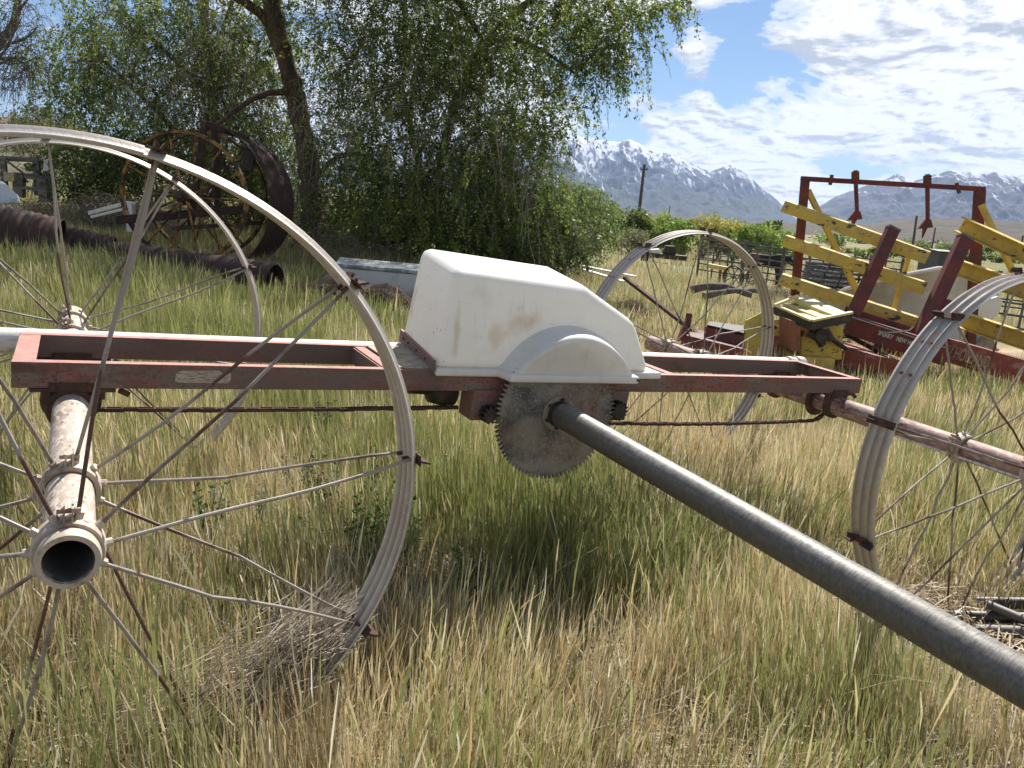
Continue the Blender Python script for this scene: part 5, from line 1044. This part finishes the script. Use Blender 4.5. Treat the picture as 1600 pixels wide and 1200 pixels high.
def blades(r0, r1, n, K, hmu, wd, amax=.86, head=.3, flat=.0, dens_floor=.25):
    r = np.sqrt(gn.uniform(r0 ** 2, r1 ** 2, n)); a = gn.uniform(-amax, amax, n); x = r * np.sin(a); y = r * np.cos(a)
    cl = .55 * nA(x, y, 1.1) + .45 * nB(x, y, 3.3); fineb = nC(x, y, 7.)
    keep = gn.random(n) < np.clip(.62 + 2.0 * (cl - .42) + .8 * (fineb - .5), .25, 1); x, y, cl = x[keep], y[keep], cl[keep]; n = len(x); r = np.hypot(x, y)
    greenness = .39 + 1.0 * (nB(x, y, .9) - .5) + .8 * (nA(x, y, 2.3) - .5) - .15 * np.clip(x - .6, 0, 1) * (y < 5) + .34 * np.clip((-x - .2) / 2.5, -.5, 1) * (y > 2) + .10 * (y > 8) * (x < 2)
    greenness += .30 * np.exp(-(((x - .1) / .8) ** 2 + ((y - 3.3) / .7) ** 2)); isg = gn.random(n) < np.clip(greenness, .05, .93)
    col = np.where(isg[:, None], GR[gn.integers(0, 3, n)], ST[gn.choice(4, n, p=[.4, .3, .16, .14])]) * gn.uniform(.75, 1.25, (n, 1))
    h = hmu * gn.lognormal(0, .26, n) * (.72 + .55 * cl) * low(x, y) * (1 + .5 * np.exp(-(((x + 1.15) / .75) ** 2 + ((y - 1.75) / .5) ** 2))) * np.where(isg, 1.05, .97); ph = gn.uniform(0, 2 * np.pi, n) * .55 + .9 * nA(x, y, .8) * 2 * np.pi; c = np.abs(gn.normal(.10, .13, n)); fl = gn.random(n) < flat
    c = np.where(fl, gn.uniform(1.3, 3.2, n), c); h = np.where(fl, h * gn.uniform(.7, 1.1, n), h); psi = gn.uniform(0, np.pi, n)
    t = np.linspace(0, 1, K + 1)[None]; hor = c[:, None] * h[:, None] * (t ** 1.8 * .9 + .1 * t) ; ver = h[:, None] * t * (1 - .32 * np.minimum(c, 2.2)[:, None] * t ** 1.4)
    hor = np.where(fl[:, None], h[:, None] * 1.3 * t, hor); ver = np.where(fl[:, None], .05 + h[:, None] * gn.uniform(.0, .5, n)[:, None] * t, ver)
    wob = gn.normal(0, .0035 * (1 + np.minimum(r, 20)[:, None] * .1), (n, K + 1)) * t
    px = x[:, None] + np.cos(ph)[:, None] * hor + wob; py = y[:, None] + np.sin(ph)[:, None] * hor + wob[:, ::-1] * t; pz = gh(x, y)[:, None] + ver - .01
    hd = (gn.random(n) < head) & ~fl; w0 = wd * gn.uniform(.6, 1.4, n) * np.where(isg, 1.15, .8)
    if K >= 5: base_p = np.array([1, .95, .85, .7, .45, .08]); head_p = np.array([.55, .5, .45, .42, 2.7, .7]); prof = np.where(hd[:, None], head_p, base_p)[:, :K + 1]
    elif K == 3: prof = np.where(hd[:, None], np.array([.6, .5, 1.8, .5]), np.array([1, .8, .55, .08]))
    else: prof = np.tile(np.linspace(1, .1, K + 1), (n, 1))
    w_ = w0[:, None] * prof * .5; wx = np.cos(psi)[:, None] * w_; wy = np.sin(psi)[:, None] * w_
    A = np.stack([px - wx, py - wy, pz], -1); B_ = np.stack([px + wx, py + wy, pz], -1); V = np.stack([A, B_], 2).reshape(-1, 3)
    idx = np.arange(n * (K + 1) * 2).reshape(n, K + 1, 2); Q = np.stack([idx[:, :-1, 0], idx[:, :-1, 1], idx[:, 1:, 1], idx[:, 1:, 0]], -1).reshape(-1, 4)
    tt = np.linspace(0, 1, K + 1)[None, :, None]; straw = np.array([.44, .35, .19]); C = col[:, None, :] * (tt * .8 + .2) + straw * (1 - tt) * .8 * isg[:, None, None] + col[:, None, :] * (1 - tt) * .8 * (~isg)[:, None, None]
    return V, Q, np.repeat(C.reshape(-1, 3), 2, 0)
parts = [blades(.55, 2.2, 52000, 5, .27, .0024, 1.2, .30, .13), blades(2.2, 4.2, 150000, 5, .28, .0026, .95, .32, .11), blades(4.2, 8, 190000, 3, .29, .0042, .85, .4, .06), blades(8, 15, 150000, 3, .28, .0085, .80, .4, .02), blades(15, 30, 90000, 2, .30, .017, .76, .4, 0), blades(30, 90, 70000, 2, .32, .045, .74, .4, 0)]
off = 0; Vs, Qs, Cs = [], [], []
for V, Q, C_ in parts: Vs.append(V); Qs.append(Q + off); Cs.append(C_); off += len(V)
tag(np_mesh('grass', np.concatenate(Vs), np.concatenate(Qs), M['grass'], None, np.concatenate(Cs)), 'tall mixed green and straw coloured meadow grass', 'grass', kind='stuff')
# long bleached straws leaning across the rest
n = 1000; r = np.sqrt(gn.uniform(1.2 ** 2, 7 ** 2, n)); a = gn.uniform(-.85, .85, n); x = r * np.sin(a); y = r * np.cos(a); p0 = np.stack([x, y, gh(x, y)], 1); th = gn.uniform(0, 2 * np.pi, n); el = gn.uniform(.25, 1.3, n); L = gn.uniform(.35, .75, n)
dd = np.stack([np.cos(th) * np.cos(el), np.sin(th) * np.cos(el), np.sin(el)], 1) * L[:, None]; P = np.stack([p0 + dd * t + np.array([0, 0, -.16]) * t * t * L[:, None] for t in (0, .25, .5, .75, 1.)], 1); V, Q = tube_lines(P, np.tile([.0016, .0015, .0013, .0011, .0006], (n, 1))); c = np.array([(.66, .60, .46), (.56, .47, .32), (.74, .70, .60)])[gn.integers(0, 3, n)]
tag(np_mesh('dry_stalks', V, Q, M['grass'], None, np.repeat(c, 15, 0)), 'long bleached stalks leaning across the meadow grass', 'dry stalks', kind='stuff')
# short thatch between the stems
n = 110000; r = np.sqrt(gn.uniform(.5 ** 2, 7.5 ** 2, n)); a = gn.uniform(-1., 1., n); x = r * np.sin(a); y = r * np.cos(a); z = gh(x, y) + gn.uniform(.0, .07, n)
Lh = gn.uniform(.05, .22, n); th = gn.uniform(0, 2 * np.pi, n); el = gn.normal(.12, .25, n); dd = np.stack([np.cos(th) * np.cos(el), np.sin(th) * np.cos(el), np.abs(np.sin(el))], 1) * Lh[:, None]; p0 = np.stack([x, y, z], 1)
P = np.stack([p0, p0 + dd * .5 + [0, 0, .01], p0 + dd], 1); wv = unit(np.cross(dd, [0, 0, 1.])) * (.0016 * (1 + r / 4))[:, None]; V = np.stack([P - wv[:, None], P + wv[:, None]], 2).reshape(-1, 3); idx = np.arange(n * 6).reshape(n, 3, 2)
Q = np.stack([idx[:, :-1, 0], idx[:, :-1, 1], idx[:, 1:, 1], idx[:, 1:, 0]], -1).reshape(-1, 4); c = np.array([(.50, .42, .29), (.36, .26, .15), (.68, .64, .55), (.24, .16, .09)])[gn.choice(4, n, p=[.4, .3, .12, .18])] * gn.uniform(.8, 1.2, (n, 1))
tag(np_mesh('thatch', V, Q, M['grass'], None, np.repeat(c, 6, 0)), 'dry thatch of fallen straw between the grass stems', 'straw litter', kind='stuff')

# leafy weeds
def weed_proto():
    t = empty('weed', (0, 0, 0), 'x', 'weed'); mb = MB(); Lp, Ld = [], []
    for k in range(9):
        a = k * .7; tip = Vector((.07 * math.cos(a), .07 * math.sin(a), random.uniform(.22, .40))); mb.tube([(0, 0, 0), tuple(tip * .5 + Vector((.01, 0, .02))), tuple(tip)], [.003, .0025, .001], 5)
        for j in range(26): q = random.uniform(.25, 1); Lp.append(tuple(tip * q)); b = random.uniform(0, 6.28); Ld.append((math.cos(b), math.sin(b), .5))
    V, Q = leaf_quads(np.array(Lp), np.array(Ld), RNG.uniform(.014, .034, len(Lp)), .5); mb.build('stem', M['leafw'], t); np_mesh('foliage', V, Q, M['leafw'], t); return t
M['leafw'] = mat('weed green', (.055, .11, .03), .6, transl=.3)
w0 = weed_proto(); wl = [(560, 905, 2.9, 'leafy dark green weed right of the near wheel rim'), (600, 870, 3.2, 'bushy dark green weed behind the near wheel rim'), (330, 860, 3.0, 'leafy weed inside the near wheel between its spokes'), (400, 880, 3.1, 'bushy weed just right of the one between the spokes'), (690, 800, 3.8, 'upright weed left of the shaded grass under the hood'), (730, 1000, 2.7, 'slender weed in the dry grass below the hood shadow'), (800, 1080, 2.4, 'small weed near the bottom centre of the view'), (505, 700, 4.6, 'weed growing beyond the near wheel rim')]
wr = random.Random(5); wl += [(wr.uniform(455, 640), wr.uniform(850, 935), wr.uniform(2.9, 3.6), 'dark green leafy weed in the clump behind the lower right of the near wheel rim') for _ in range(14)]
for i, (px, py, Y, lab) in enumerate(wl):
    o = w0 if i == 0 else copy_tree(w0); p_ = at(px, py, Y); p_.z = gz(p_.x, p_.y); o.location = p_; o.rotation_euler = (0, 0, i * 1.3); s_ = .72 + .12 * (i % 3); o.scale = (s_,) * 3; tag(o, lab, 'weed', 'leafy weeds in the grass')

# ---------------------------------------------------------------- air
hz = MB().box(-9000, 9500, -600, 9800, -12, 900); hm = bpy.data.materials.new('haze'); hm.use_nodes = True; t = NT(hm.node_tree); t.n.clear(); pv = t.new('ShaderNodeVolumePrincipled'); out = t.new('ShaderNodeOutputMaterial'); t.link(pv, 0, out, 'Volume')
pv.inputs['Color'].default_value = (.50, .66, 1, 1); pv.inputs['Density'].default_value = .00006; pv.inputs['Anisotropy'].default_value = .3
hz.f = hz.f; o = hz.build('haze', hm); tag(o, 'thin blue air between the meadow and the mountains', 'haze', kind='stuff')
